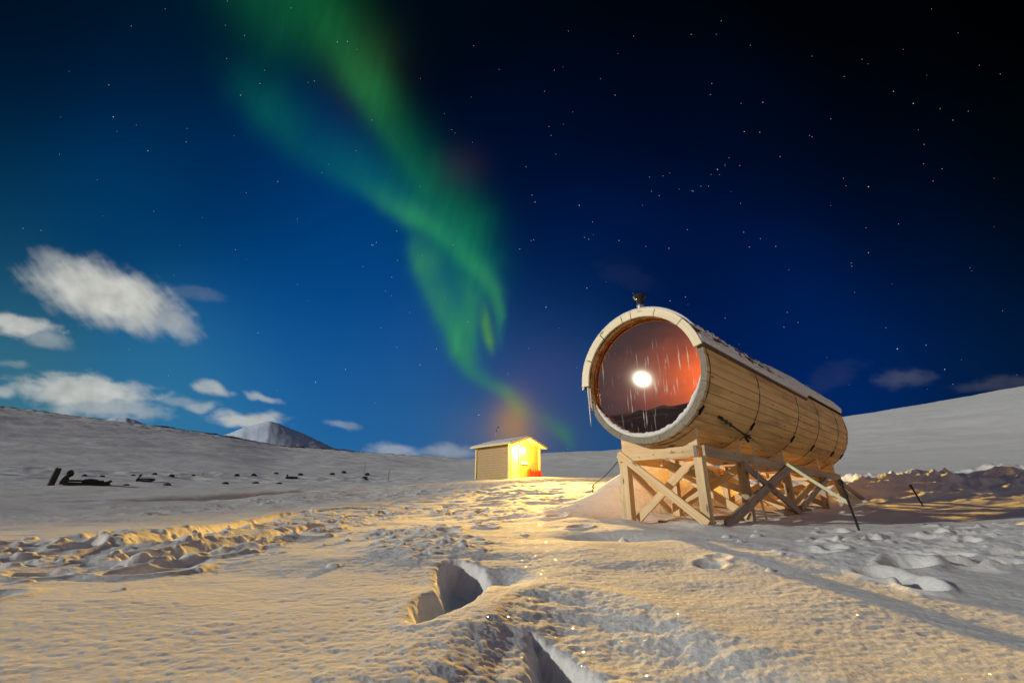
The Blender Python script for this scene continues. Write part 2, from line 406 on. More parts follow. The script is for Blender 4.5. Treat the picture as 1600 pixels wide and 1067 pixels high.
# tinted window film with frozen runs of water
m, nt, b = new_mat('tinted_window'); M['glass'] = m; L = nt.links.new
tr = N(nt, 'ShaderNodeBsdfTransparent'); tr.inputs[0].default_value = (.35, .12, .05, 1)
g1 = N(nt, 'ShaderNodeBsdfGlossy', Roughness=.0); g1.inputs[0].default_value = (1, .50, .30, 1)
g2 = N(nt, 'ShaderNodeBsdfGlossy', Roughness=.030); g2.inputs[0].default_value = (1, .88, .72, 1)
tc = nt.nodes.new('ShaderNodeTexCoord')
nw = N(nt, 'ShaderNodeTexNoise', Scale=1.3, Detail=2.0); L(tc.outputs['Object'], nw.inputs['Vector'])
bw = N(nt, 'ShaderNodeBump', Strength=.05, Distance=.05); L(nw.outputs[0], bw.inputs['Height']); L(bw.outputs[0], g1.inputs['Normal'])
a1 = nt.nodes.new('ShaderNodeMixShader'); a1.inputs[0].default_value = .06; L(g1.outputs[0], a1.inputs[1]); L(g2.outputs[0], a1.inputs[2])
a2 = nt.nodes.new('ShaderNodeMixShader'); a2.inputs[0].default_value = .62; L(tr.outputs[0], a2.inputs[1]); L(a1.outputs[0], a2.inputs[2])
mp = N(nt, 'ShaderNodeMapping'); mp.inputs['Scale'].default_value = (30, 1, 2.3); L(tc.outputs['Object'], mp.inputs[0])
vo = N(nt, 'ShaderNodeTexNoise', Scale=1.0, Detail=2.5, Roughness=.5); L(mp.outputs[0], vo.inputs['Vector'])
k1 = ramp(nt, [(.60, g3(0)), (.67, g3(1))], vo.outputs[0])
sx = nt.nodes.new('ShaderNodeSeparateXYZ'); L(tc.outputs['Object'], sx.inputs[0])
zb = ramp(nt, [(.25, g3(.9)), (.62, g3(.9)), (.80, g3(0))], math_(nt, 'MULTIPLY_ADD', sx.outputs[2], .5, .5))
nm = N(nt, 'ShaderNodeTexNoise', Scale=2.4, Detail=1.0); L(tc.outputs['Object'], nm.inputs['Vector'])
nr = ramp(nt, [(.40, g3(0)), (.62, g3(1))], nm.outputs[0])
k2 = math_(nt, 'MULTIPLY', math_(nt, 'MULTIPLY', k1.outputs[0], zb.outputs[0], clamp=True), nr.outputs[0])
fr_ = N(nt, 'ShaderNodeBsdfDiffuse'); fr_.inputs[0].default_value = (.80, .82, .82, 1)
a3 = nt.nodes.new('ShaderNodeMixShader'); L(math_(nt, 'MULTIPLY', k2, .6), a3.inputs[0]); L(a2.outputs[0], a3.inputs[1]); L(fr_.outputs[0], a3.inputs[2])
L(a3.outputs[0], nt.nodes['Material Output'].inputs[0])
# lamp
def emit(name, c, s):
    m, nt, b = new_mat(name); b.inputs['Base Color'].default_value = (0, 0, 0, 1)
    b.inputs['Emission Color'].default_value = (*c, 1); b.inputs['Emission Strength'].default_value = s
    return m
M['lamp'] = emit('lamp_glow', (1, .80, .42), 60)

# ------------------------------------------------------------------ mesh builder
class MB:
    def __init__(s): s.v = []; s.f = []; s.g = []
    def add(s, vs, fs, gs=None):
        o = len(s.v); s.v += [tuple(map(float, q)) for q in vs]; s.f += [tuple(i + o for i in q) for q in fs]
        s.g += [tuple(q) for q in (gs or vs)]
        return s
    def beam(s, p, q, w, h, side=None, ext=0):
        """box from p to q; w along `side`, h across it"""
        p = Vector(p); q = Vector(q); d = (q - p); Ln = d.length; d = d / Ln; p = p - d * ext; q = q + d * ext; Ln += 2 * ext
        sd = Vector(side) if side else (Vector((0, 0, 1)).cross(d) if abs(d.z) < .95 else Vector((1, 0, 0)))
        sd = (sd - d * sd.dot(d)).normalized(); up = d.cross(sd)
        vs = []; gs = []; ro = random.uniform(0, 60)
        for t in (0, 1):
            for a_, b_ in ((-1, -1), (1, -1), (1, 1), (-1, 1)):
                vs.append((p if t == 0 else q) + sd * (a_ * w / 2) + up * (b_ * h / 2))
                gs.append((ro + t * Ln, ro + a_ * w / 2, b_ * h / 2))
        s.add(vs, [(0, 3, 2, 1), (4, 5, 6, 7), (0, 1, 5, 4), (1, 2, 6, 5), (2, 3, 7, 6), (3, 0, 4, 7)], gs)
        return s
    def box(s, c, size):
        c = Vector(c); return s.beam(c - Vector((size[0] / 2, 0, 0)), c + Vector((size[0] / 2, 0, 0)), size[1], size[2], (0, 1, 0))
    def tube(s, pts, rad, n=8, cap=True):
        pts = [Vector(p) for p in pts]; rads = rad if isinstance(rad, (list, tuple)) else [rad] * len(pts)
        o = []; acc = 0
        vs = []; gs = []
        for i, p in enumerate(pts):
            d = (pts[min(i + 1, len(pts) - 1)] - pts[max(i - 1, 0)]).normalized()
            a_ = d.orthogonal().normalized() if i == 0 else (a_ - d * a_.dot(d)).normalized()
            b_ = d.cross(a_)
            if i: acc += (p - pts[i - 1]).length
            for k in range(n):
                t = 2 * math.pi * k / n
                vs.append(p + (a_ * math.cos(t) + b_ * math.sin(t)) * rads[i]); gs.append((acc, math.cos(t) * rads[i], math.sin(t) * rads[i]))
        fs = []
        for i in range(len(pts) - 1):
            for k in range(n):
                fs.append((i * n + k, i * n + (k + 1) % n, (i + 1) * n + (k + 1) % n, (i + 1) * n + k))
        if cap:
            fs.append(tuple(range(n))[::-1]); fs.append(tuple(len(vs) - n + k for k in range(n)))
        return s.add(vs, fs, gs)
    def lathe(s, prof, c=(0, 0, 0), n=20):
        vs = [(c[0] + r * math.cos(2 * math.pi * k / n), c[1] + r * math.sin(2 * math.pi * k / n), c[2] + z) for r, z in prof for k in range(n)]
        fs = [(i * n + k, i * n + (k + 1) % n, (i + 1) * n + (k + 1) % n, (i + 1) * n + k) for i in range(len(prof) - 1) for k in range(n)]
        return s.add(vs, fs)
    def strip(s, pts2d, axis_pts, thick):  # flat ribbon
        return s
    def build(s, name, mat, parent=None, smooth=False, bevel=0):
        me = bpy.data.meshes.new(name); me.from_pydata(s.v, [], s.f); me.update()
        at = me.attributes.new('gc', 'FLOAT_VECTOR', 'POINT'); at.data.foreach_set('vector', np.array(s.g, dtype=np.float32).ravel())
        o = bpy.data.objects.new(name, me); col.objects.link(o)
        me.materials.append(mat)
        if smooth: me.polygons.foreach_set('use_smooth', [True] * len(me.polygons))
        if parent: o.parent = parent
        if bevel:
            bm_ = o.modifiers.new('bevel', 'BEVEL'); bm_.width = bevel; bm_.segments = 2; bm_.limit_method = 'ANGLE'
        return o
def tag(o, label=None, cat=None, group=None, kind=None):
    if label: o['label'] = label
    if cat: o['category'] = cat
    if group: o['group'] = group
    if kind: o['kind'] = kind
    return o
def empty(name, loc, rz=0, **kw):
    o = bpy.data.objects.new(name, None); col.objects.link(o); o.location = loc; o.rotation_euler = (0, 0, rz)
    o.empty_display_size = .2
    return tag(o, **kw)
def grid_mesh(name, X, Y, Z, mat, wrap=False, attrs=None, smooth=True, flip=False):
    R_, C_ = X.shape
    me = bpy.data.meshes.new(name)
    i = np.arange(R_ - 1)[:, None] * C_; j = np.arange(C_ if wrap else C_ - 1)[None]
    a_ = i + j; b_ = i + (j + 1) % C_; q = np.stack([a_, b_, b_ + C_, a_ + C_], -1).reshape(-1, 4)
    if flip: q = q[:, ::-1]
    me.vertices.add(R_ * C_); me.vertices.foreach_set('co', np.stack([X, Y, Z], -1).astype(np.float32).ravel())
    nq = len(q); me.loops.add(nq * 4); me.loops.foreach_set('vertex_index', q.astype(np.int32).ravel())
    me.polygons.add(nq); me.polygons.foreach_set('loop_start', np.arange(nq, dtype=np.int32) * 4)
    me.update(calc_edges=True)
    me.polygons.foreach_set('use_smooth', np.full(nq, smooth))
    for k, (typ, arr) in (attrs or {}).items():
        at = me.attributes.new(k, typ, 'POINT'); at.data.foreach_set('color' if 'COLOR' in typ else 'value', arr.astype(np.float32).ravel())
    me.validate()
    o = bpy.data.objects.new(name, me); col.objects.link(o); me.materials.append(mat)
    return o

# ------------------------------------------------------------------ sky dome: night gradient, aurora, clouds
def lin(c):
    c = np.array(c, float) / 255.; return np.where(c <= .04045, c / 12.92, ((c + .055) / 1.055) ** 2.4)
SKYC = [(0, 0, 0, 14, 34), (0, 150, 0, 26, 56), (0, 300, 4, 46, 86), (0, 420, 22, 72, 112), (0, 560, 60, 104, 140), (0, 680, 80, 118, 150),
        (150, 0, 0, 18, 38), (200, 150, 0, 28, 66), (200, 300, 0, 50, 100), (200, 360, 2, 62, 116), (250, 560, 42, 100, 152), (300, 650, 70, 122, 172),
        (330, 60, 0, 24, 44), (350, 250, 0, 36, 84), (420, 330, 0, 48, 106), (420, 450, 0, 68, 138), (430, 560, 16, 80, 156), (430, 640, 52, 112, 176),
        (560, 420, 0, 60, 128), (560, 540, 6, 70, 150), (560, 640, 34, 92, 166), (620, 690, 66, 116, 178), (650, 600, 14, 70, 146), (690, 670, 58, 102, 166),
        (640, 0, 0, 12, 22), (740, 60, 0, 6, 22), (800, 0, 0, 6, 14), (760, 250, 0, 14, 46), (830, 350, 0, 20, 66), (850, 200, 0, 8, 34), (840, 480, 4, 38, 96), (860, 580, 16, 50, 116), (900, 680, 44, 82, 140),
        (730, 610, 40, 70, 130), (820, 640, 62, 82, 128),
        (1000, 0, 0, 4, 10), (1000, 200, 0, 8, 32), (950, 400, 0, 24, 76), (1100, 400, 0, 18, 64), (1200, 250, 0, 8, 30), (1200, 450, 0, 24, 76), (1200, 540, 0, 32, 96),
        (1300, 0, 0, 2, 4), (1400, 150, 0, 3, 8), (1600, 0, 0, 1, 2), (1600, 250, 0, 5, 10), (1400, 300, 0, 8, 28), (1400, 420, 0, 16, 52), (1340, 560, 0, 32, 96), (1340, 640, 2, 42, 108),
        (1500, 500, 0, 20, 58), (1600, 400, 0, 10, 26), (1600, 560, 2, 24, 56), (1500, 600, 4, 34, 84)]
def sky_field(px, py):
    num = np.zeros(px.shape + (3,)); den = np.zeros(px.shape) + 1e-9
    for x, y, r_, g_, b_ in SKYC:
        w = np.exp(-((px - x) ** 2 + (py - y) ** 2) / (2 * 85. ** 2)) + 1e-5 / (1 + ((px - x) ** 2 + (py - y) ** 2) / 4e4)
        num += w[..., None] * lin((r_, g_, b_)); den += w
    return num / den[..., None]
def ribbon(px, py, pts):
    """pts: x, y, width left of travel, width right, strength"""
    best = np.full(px.shape, 1e9); val = np.zeros(px.shape)
    for (x0, y0, l0, r0, s0), (x1, y1, l1, r1, s1) in zip(pts[:-1], pts[1:]):
        dx, dy = x1 - x0, y1 - y0; L2 = dx * dx + dy * dy
        t = np.clip(((px - x0) * dx + (py - y0) * dy) / L2, 0, 1)
        ex, ey = px - x0 - t * dx, py - y0 - t * dy; d = np.hypot(ex, ey)
        side = (dx * ey - dy * ex) > 0      # travelling down the picture: True = left side
        w = np.where(side, l0 + (l1 - l0) * t, r0 + (r1 - r0) * t)
        v = (s0 + (s1 - s0) * t) * np.exp(-(d / w) ** 2)
        val = np.maximum(val, v)
    return val
def aurora(px, py):
    wx = 8 * fbm(px / 70, py / 120, 4); wy = 6 * fbm(px / 60 + 50, py / 90, 4)
    x = px + wx; y = py + wy
    out = np.zeros(px.shape + (3,))
    gcol = lin((46, 146, 84)); tcol = lin((24, 108, 66)); ycol = lin((96, 160, 92))
    gA = lin((34, 152, 80)); tB = lin((16, 122, 88)); gC = lin((60, 158, 108)); yg = lin((96, 176, 96))
    R_ = [
        (gA, .66, [(462, -70, 60, 60, .22), (505, 20, 45, 55, .32), (545, 90, 34, 50, .42), (572, 142, 25, 38, .58), (598, 195, 22, 42, .38), (640, 255, 24, 44, .28), (685, 305, 26, 46, .25), (730, 352, 26, 44, .22), (770, 400, 20, 20, .05)]),
        (gA, 1.0, [(380, -60, 60, 60, .16), (440, 40, 60, 60, .14), (520, 100, 40, 40, .03)]),
        (tB, 1.0, [(350, 110, 26, 36, .03), (384, 140, 30, 40, .16), (418, 172, 32, 44, .30), (470, 232, 26, 48, .18), (555, 280, 20, 54, .30), (615, 315, 17, 54, .40), (650, 345, 16, 50, .36), (700, 375, 24, 48, .30), (745, 420, 30, 40, .26), (765, 470, 20, 20, .05)]),
        (gC, 1.0, [(560, 290, 12, 20, .03), (600, 316, 13, 22, .16), (640, 338, 14, 24, .34), (665, 352, 14, 24, .26), (712, 384, 15, 20, .18), (750, 425, 16, 18, .34), (773, 455, 14, 13, .42), (784, 492, 10, 7, .40), (783, 528, 8, 6, .14), (780, 552, 6, 6, 0)]),
        (tB, 1.0, [(670, 330, 50, 60, .10), (705, 385, 55, 58, .26), (722, 440, 52, 42, .30), (728, 505, 34, 36, .28), (735, 560, 20, 20, .02)]),
        (gC, 1.0, [(641, 366, 8, 18, .06), (648, 388, 11, 22, .26), (657, 415, 14, 30, .44), (670, 448, 13, 28, .32), (690, 485, 14, 30, .38), (704, 518, 15, 28, .52), (716, 546, 15, 24, .62), (735, 578, 12, 18, .36), (762, 600, 10, 13, .28), (792, 614, 11, 13, .36), (812, 640, 13, 15, .22)]),
        (gC, 1.0, [(718, 430, 10, 12, .03), (737, 468, 15, 17, .28), (736, 510, 13, 13, .30), (738, 552, 9, 9, .03)]),
        (yg, 1.0, [(756, 475, 6, 6, .08), (761, 503, 8, 8, .42), (765, 533, 7, 8, .52), (768, 551, 6, 6, .12), (769, 562, 5, 5, 0)]),
        (gA, 1.0, [(830, 645, 12, 14, .03), (862, 664, 12, 14, .18), (882, 680, 10, 13, .28), (893, 695, 8, 9, .16), (899, 709, 6, 6, 0)]),
    ]
    for c, amp, pts in R_:
        v = ribbon(x, y, pts) * amp
        out += v[..., None] * c
    # streaks inside the curtain and the dark lanes between rays
    st = 1 + .22 * fbm(px / 17 + py / 70, py / 110, 4, .6)
    out *= np.clip(st, .4, 1.6)[..., None]
    def blob(cx, cy, rx, ry, c, a_):
        return (a_ * np.exp(-((px - cx) / rx) ** 2 - ((py - cy) / ry) ** 2))[..., None] * lin(c)
    out += blob(722, 262, 38, 34, (120, 60, 90), .06)
    out += blob(570, 110, 60, 80, (110, 90, 50), .06)
    out += blob(802, 662, 30, 42, (240, 180, 90), .27) + blob(800, 680, 80, 48, (190, 155, 120), .16) + blob(850, 590, 70, 50, (120, 50, 110), .10)  # orange halo of the hut lamp painted into the sky
    return out
CL = [(165, 462, 118, 44, 17, 1.0, 1), (95, 418, 46, 22, 25, .5, 1), (262, 500, 50, 24, 25, .55, 1), (22, 507, 62, 15, 8, .85, 0), (70, 528, 40, 12, 14, .35, 1), (130, 612, 106, 24, 4, .85, 0), (90, 606, 62, 18, -2, .35, 0), (160, 636, 90, 20, 4, .55, 0),
      (328, 608, 28, 9, 12, .65, 1), (312, 636, 30, 8, 0, .5, 1), (410, 620, 30, 6, 14, .55, 1), (385, 655, 50, 13, 3, .85, 0), (530, 663, 30, 7, 6, .3, 1),
      (612, 704, 38, 12, 4, .42, 0), (702, 706, 46, 11, 2, .36, 0), (1415, 590, 44, 15, -8, .07, 0), (1560, 600, 70, 11, -8, .05, 0), (1300, 590, 50, 18, -25, .015, 0),
      (980, 430, 50, 20, 20, .008, 0), (300, 458, 44, 10, 8, .09, 0), (25, 570, 26, 7, 5, .22, 0), (5, 612, 22, 9, 5, .5, 0), (280, 628, 40, 8, 5, .3, 1)]
def clouds(px, py):
    d = np.zeros(px.shape)
    wx = 16 * fbm(px / 60, py / 40, 4); wy = 10 * fbm(px / 60 + 9, py / 40 + 5, 4)
    ca, sa = math.cos(.85), math.sin(.85)
    s1 = px * ca + py * sa; s2 = -px * sa + py * ca
    streak = fbm(s1 / 70, s2 / 17, 5, .6)
    soft_ = fbm(px / 40, py / 16, 5, .6)
    for cx, cy, rx, ry, rot, a_, kind in CL:
        c_, s_ = math.cos(math.radians(rot)), math.sin(math.radians(rot))
        ex, ey = px + wx - cx, py + wy - cy
        u, v = (ex * c_ + ey * s_) / rx, (-ex * s_ + ey * c_) / ry
        q = np.sqrt(u * u + v * v) + (streak * .28 + soft_ * .22 if kind else soft_ * .6)
        d = np.maximum(d, a_ * (1 - sstep(.45, 1.35, q)))
    return np.clip(d * (1 + .25 * soft_), 0, 1)

naz = np.concatenate([np.linspace(-180, -64, 60, endpoint=False), np.linspace(-64, 64, 860), np.linspace(64, 180, 60, endpoint=False)[1:]])
nel = np.concatenate([[-25, -10, -2], np.linspace(3, 60, 390), np.linspace(62, 90, 16)])
AZ, EL = np.meshgrid(np.radians(naz), np.radians(nel))
RS = 9000.0
DX, DY, DZ = np.sin(AZ) * np.cos(EL), np.cos(AZ) * np.cos(EL), np.sin(EL)
fw = DY * CP + DZ * SP; up = -DY * SP + DZ * CP
front = fw > .12
fws = np.where(front, fw, 1)
PX = 800 + F_PX * DX / fws; PY = 533.5 - F_PX * up / fws
PXc = np.clip(PX, -500, 2100); PYc = np.clip(PY, -500, 800)
AU = aurora(PX, np.clip(PY, -700, 900)) * front[..., None]
C1 = sky_field(PXc, PYc) * np.array([.62, 1.0, .86]) * (1 - np.clip(AU[..., 1:2] * 4.2, 0, .85)) + AU
cd = clouds(PX, PY) * front
ccol = lin((222, 223, 216)) * (.80 + .22 * fbm(PX / 30, PY / 30, 3))[..., None]
C1 = C1 * (1 - cd[..., None]) + ccol * cd[..., None] * .92
eld = np.degrees(EL); azd = np.degrees(AZ)
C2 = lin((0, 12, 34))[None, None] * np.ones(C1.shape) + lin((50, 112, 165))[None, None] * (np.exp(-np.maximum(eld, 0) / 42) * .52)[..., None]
# glow of settlements behind the viewer, plus warm fill glow added to the sky
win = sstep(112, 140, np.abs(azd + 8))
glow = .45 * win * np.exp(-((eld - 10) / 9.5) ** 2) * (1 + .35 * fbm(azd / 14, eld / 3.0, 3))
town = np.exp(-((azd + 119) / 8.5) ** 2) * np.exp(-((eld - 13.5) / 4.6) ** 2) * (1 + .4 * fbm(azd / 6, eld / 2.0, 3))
side_fill = np.exp(-((azd - 122) / 42) ** 2) * np.exp(-((eld - 6) / 9.) ** 2) * sstep(62, 85, azd)  # added warm glow out of view, brightens the barrel flank
faint = np.exp(-((azd + 106) / 14) ** 2) * np.exp(-((eld - 15) / 9.) ** 2) * (1 + .6 * fbm(azd / 5, eld / 2.5, 3))  # added haze glow, lightens the sky mirrored in the window
C2 = C2 + side_fill[..., None] * np.array([1.15, .70, .27]) + faint[..., None] * np.array([.10, .075, .07]) + glow[..., None] * np.array([1.1, .50, .16]) * 1.0 + town[..., None] * np.array([3.2, .80, .02]) + (win * np.exp(-(eld / 34) ** 2))[..., None] * np.array([.16, .13, .09]) * .8
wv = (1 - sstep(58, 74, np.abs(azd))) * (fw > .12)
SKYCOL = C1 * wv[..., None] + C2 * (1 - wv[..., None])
m, nt, b = new_mat('night_sky'); nt.nodes.remove(b)
at = N(nt, 'ShaderNodeAttribute', _attribute_name='sky_colour'); em = nt.nodes.new('ShaderNodeEmission')
nt.links.new(at.outputs['Color'], em.inputs[0]); nt.links.new(em.outputs[0], nt.nodes['Material Output'].inputs[0])
m.cycles.emission_sampling = 'NONE'
M['sky'] = m
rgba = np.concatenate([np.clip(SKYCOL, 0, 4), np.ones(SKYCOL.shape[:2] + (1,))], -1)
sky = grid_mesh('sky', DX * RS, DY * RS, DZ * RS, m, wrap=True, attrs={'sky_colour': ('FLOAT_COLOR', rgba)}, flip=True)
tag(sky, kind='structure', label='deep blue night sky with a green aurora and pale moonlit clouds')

# stars: small bright octahedra just inside the dome
STARS = [(177, 183, 3), (170, 133, 2), (291, 222, 2), (231, 236, 2.4), (205, 41, 1.5), (406, 131, 2.2), (376, 149, 3), (491, 127, 2), (527, 66, 2.6), (543, 65, 2.6), (455, 13, 1.5), (382, 56, 1.6), (354, 92, 1.8),
    (352, 40, 1.2), (434, 284, 2.4), (368, 390, 2.2), (403, 520, 2.2), (493, 597, 3.4), (540, 577, 2.4), (583, 418 - 35, 2), (620, 361, 2.4), (581, 383, 3), (588, 379, 1.8), (567, 417, 1.6), (621, 407, 1.6), (612, 433, 1.8), (640, 488, 1.5),
    (595, 512, 1.4), (682, 545, 2.8), (656, 570, 2), (731, 503, 1.6), (696, 465, 1.6), (708, 383, 1.8), (660, 399, 1.6), (581, 188, 2), (657, 123, 1.2), (740, 72, 1.5), (780, 109, 1.2), (706, 203, 1.6), (711, 208, 1.2),
    (853, 480, 3.6), (917, 450, 2.8), (905, 321, 3.4), (812, 389, 2), (834, 375, 2), (830, 376, 1.6), (831, 305, 2.2), (836, 316, 2.6), (822, 261, 1.6), (861, 212, 2), (851, 143, 1.8), (866, 110, 1.5), (888, 49, 1.6), (748, 648, 3.2), (811, 676, 1.6), (887, 701, 1.6), (858, 198, 1.5),
    (990, 57, 2), (961, 149, 2), (1080, 54, 2), (1127, 33, 1.8), (1119, 54, 1.3), (1112, 131, 2), (1110, 148, 1.6), (1163, 206, 2.6), (1187, 207, 2.2), (1192, 160, 2.4), (1158, 162, 1.4), (1219, 245, 2), (1121, 265, 3.6), (1156, 259, 1.8), (1083, 299, 2.6),
    (1081, 298, 1.4), (1107, 291, 1.6), (1095, 291, 1.6), (1111, 273, 1.3), (1124, 273, 1.3), (1133, 259, 1.3), (1139, 247, 1.3), (1015, 277, 1.6), (1036, 275, 1.6), (1018, 299, 1.8), (1030, 306, 1.8), (1004, 321, 1.2), (1157, 318, 1.8), (1162, 363, 2.2), (1171, 386, 2.4), (1212, 385, 2.2), (1188, 373, 1.5),
    (1357, 292, 3.8), (1396, 143, 2.6), (1427, 162, 3.2), (1489, 188, 2), (1513, 174, 1.8), (1469, 170, 1.4), (1563, 116, 2), (1319, 120, 1.6), (1347, 93, 1.4), (1298, 186, 1.4), (1265, 212, 1.6), (1269, 214, 1.6), (1444, 226, 1.8), (1443, 256, 1.6), (1472, 264, 2), (1458, 283, 1.8), (1318, 279, 1.5),
    (1357, 395, 2.8), (1330, 411, 1.8), (1331, 416, 1.8), (1353, 356, 1.6), (1404, 350, 1.6), (1045, 388, 2.6), (967, 376, 2.6), (926, 347, 2.2), (913, 371, 2), (920, 374, 2), (1074, 359, 2), (1009, 385, 1.5), (1047, 470, 2.6), (1071, 464, 2.2), (1133, 497, 2.2), (1225, 511, 2.6), (1247, 504, 2), (1230, 488, 2),
    (1402, 545, 4.2), (1447, 539, 2.4), (1476, 577, 3.6), (1489, 600, 2), (1384, 512, 1.6), (275, 517, 1.6), (306, 531, 1.6), (107, 517, 1.4), (64, 360, 1.8), (36, 357, 1.8), (240, 330, 1.3), (503, 150 + 120, 1.3), (465, 444, 1.4), (602, 455, 1.6), (611, 462, 1.3)]
for k in range(90):
    STARS.append((random.uniform(0, 1600), random.uniform(0, 640) ** 1.0, random.uniform(.55, 1.25)))
mb = MB()
for (sx_, sy_, b_) in STARS:
    d = ray(sx_, sy_); n_ = np.linalg.norm(d); d = d / n_
    p = Vector(d * 8800); rad = 8800 / 711 / n_ * (.20 + .15 * b_)   # metres; about a pixel across
    vs = [p + Vector(o_) * rad for o_ in ((1, 0, 0), (-1, 0, 0), (0, 1, 0), (0, -1, 0), (0, 0, 1), (0, 0, -1))]
    mb.add(vs, [(0, 2, 4), (2, 1, 4), (1, 3, 4), (3, 0, 4), (2, 0, 5), (1, 2, 5), (3, 1, 5), (0, 3, 5)])
m = emit('star_light', (.86, .92, 1.0), .85); m.cycles.emission_sampling = 'NONE'
tag(mb.build('stars', m), 'scattered small white stars all over the night sky', 'stars', kind='stuff')

# ------------------------------------------------------------------ ground sheet
gaz = np.concatenate([np.linspace(-180, -63, 70, endpoint=False), np.linspace(-63, 63, 930), np.linspace(63, 180, 70, endpoint=False)[1:]])
grr = np.concatenate([[.02, .2, .4, .6], np.exp(np.arange(math.log(.75), math.log(8), .0046)), np.exp(np.arange(math.log(8.03), math.log(62), .0072)), np.exp(np.arange(math.log(62.8), math.log(420), .012)), np.exp(np.arange(math.log(440), math.log(8900), .08))])
A_, R_ = np.meshgrid(np.radians(gaz), grr)
GX, GY = R_ * np.sin(A_), R_ * np.cos(A_)
GZ = height(GX, GY)
azg = np.degrees(A_)
skyfrac = np.clip(np.log(np.maximum(R_, RC) / RC) / np.log(215 / RC), 0, 1)
rock = sstep(.70, .95, skyfrac) * (1 - sstep(-14, -4, azg)) * (azg > -64) * (.34 + .22 * sstep(.93, 1., skyfrac)) * (R_ < 400) + sstep(.96, 1.0, skyfrac) * .12 * (azg < 0) * (azg > -64) * (R_ < 300)
# low dark ledges that break the slope on the left
stre = sstep(.10, .32, fbm(azg / 7.0 + 3, R_ / 9.0, 4, .6)) * sstep(.45, .75, skyfrac) * (1 - sstep(-30, -12, azg)) * (azg > -64)
rock = np.clip(rock + .20 * stre, 0, 1)
rock += (.16 * np.exp(-((R_ - 205) / 18) ** 2) * (azg > 30) * (azg < 60) * sstep(.1, .4, fbm(GX / 12, GY / 3, 3)))
ground = grid_mesh('ground', GX, GY, GZ, M['ground'], wrap=True, attrs={'rock': ('FLOAT', rock)}, flip=True)
tag(ground, kind='structure', label='snow field with boot holes and ruts rising to white slopes')

# far mountains
def mountain(name, label, outline, dist, depth):
    """outline: skyline pixels; a real ridge with slopes on both sides"""
    pts = [(azel(x, y)) for x, y in outline]
    az0, az1 = pts[0][0] - 2, pts[-1][0] + 2
    ga = np.linspace(az0, az1, 160); gr = np.linspace(-1, 1, 40)
    h0 = np.interp(ga, [p[0] for p in pts], [p[1] for p in pts], left=4.0, right=4.0)
    kk = np.exp(-.5 * (np.arange(-8, 9) / .7) ** 2); h0 = np.convolve(np.pad(h0, 8, mode='edge'), kk / kk.sum(), 'valid')
    A2, R2 = np.meshgrid(np.radians(ga), gr)
    rr = dist + R2 * depth
    x, y = rr * np.sin(A2), rr * np.cos(A2)
    top = dist * np.tan(np.radians(h0))[None]
    low = dist * math.tan(math.radians(3.2))
    z = low + (top - low) * (1 - np.abs(R2) ** 1.3) + (billow(x / 300, y / 520, 5) - .2) * 130 * np.abs(R2) ** .7 * (1 - np.abs(R2))
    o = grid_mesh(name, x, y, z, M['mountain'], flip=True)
    tag(o, kind='structure', label=label)
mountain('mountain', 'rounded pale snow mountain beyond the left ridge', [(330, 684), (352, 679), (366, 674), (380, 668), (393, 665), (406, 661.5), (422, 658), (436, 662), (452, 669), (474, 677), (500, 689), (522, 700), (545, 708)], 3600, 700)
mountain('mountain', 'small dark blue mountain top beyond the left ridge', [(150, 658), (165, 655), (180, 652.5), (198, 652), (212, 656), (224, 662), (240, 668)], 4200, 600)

# ------------------------------------------------------------------ barrel sauna (local frame: x across, y along the axis, z up)
GB = gz(BC[0], BC[1])
def local_empty(name, **kw):
    return empty(name, (BC[0], BC[1], 0), -YAW, **kw)
CZ = BC[2]
def cylp(t, ang, r):
    return (r * math.cos(ang), t, CZ + r * math.sin(ang))
def arc_block(mb, a0, a1, r0, r1, t0, t1, n=6, jr=0.0):
    vs = []; gs = []; ro = random.uniform(0, 50)
    for i in range(n + 1):
        a_ = a0 + (a1 - a0) * i / n
        for r_, t_ in ((r0, t0), (r1, t0), (r1, t1), (r0, t1)):
            vs.append(cylp(t_, a_, r_)); gs.append((ro + a_ * r1, ro + r_, t_))
    fs = []
    for i in range(n):
        o = i * 4
        for k in range(4):
            fs.append((o + k, o + (k + 1) % 4, o + 4 + (k + 1) % 4, o + 4 + k))
    fs.append((3, 2, 1, 0)); o = n * 4; fs.append((o, o + 1, o + 2, o + 3))
    mb.add(vs, [q[::-1] for q in fs], gs)
sauna = local_empty('barrel_sauna', label='long wooden barrel sauna with round tinted front window lying on a timber trestle', cat='sauna')
NST = 46
mb = MB()
for k in range(NST):
    a0 = 2 * math.pi * k / NST; a1 = 2 * math.pi * (k + 1) / NST; g_ = .0036 / BR
    dt = random.uniform(-.010, .014); dr = random.uniform(-.003, .003); ro = random.uniform(0, 80)
    ri = .965
    vs = []; gs = []
    am = (a0 + a1) / 2
    for t in (0 + dt, BL * .33, BL * .66, BL + random.uniform(-.01, .01)):
        for (a_, r_) in ((a0, ri), (a1, ri), (a1, BR - .015 + dr), (a1 - g_ * 2, BR + dr), (am, BR + .002 + dr), (a0 + g_ * 2, BR + dr), (a0, BR - .015 + dr)):
            vs.append(cylp(t, a_, r_)); gs.append((ro + t, ro + a_ * BR, r_ * 2))
    n = 7; fs = []
    for i in range(3):
        for j in range(n):
            fs.append((i * n + j, i * n + (j + 1) % n, (i + 1) * n + (j + 1) % n, (i + 1) * n + j))
    fs.append(tuple(range(n))[::-1]); fs.append(tuple(3 * n + j for j in range(n)))
    mb.add(vs, fs, gs)
shell = mb.build('stave_shell', M['stave'], sauna)
shell.data.materials.append(M['endgrain'])
for p_ in shell.data.polygons:
    if len(p_.vertices) == 7 and p_.center.y < .1: p_.material_index = 1
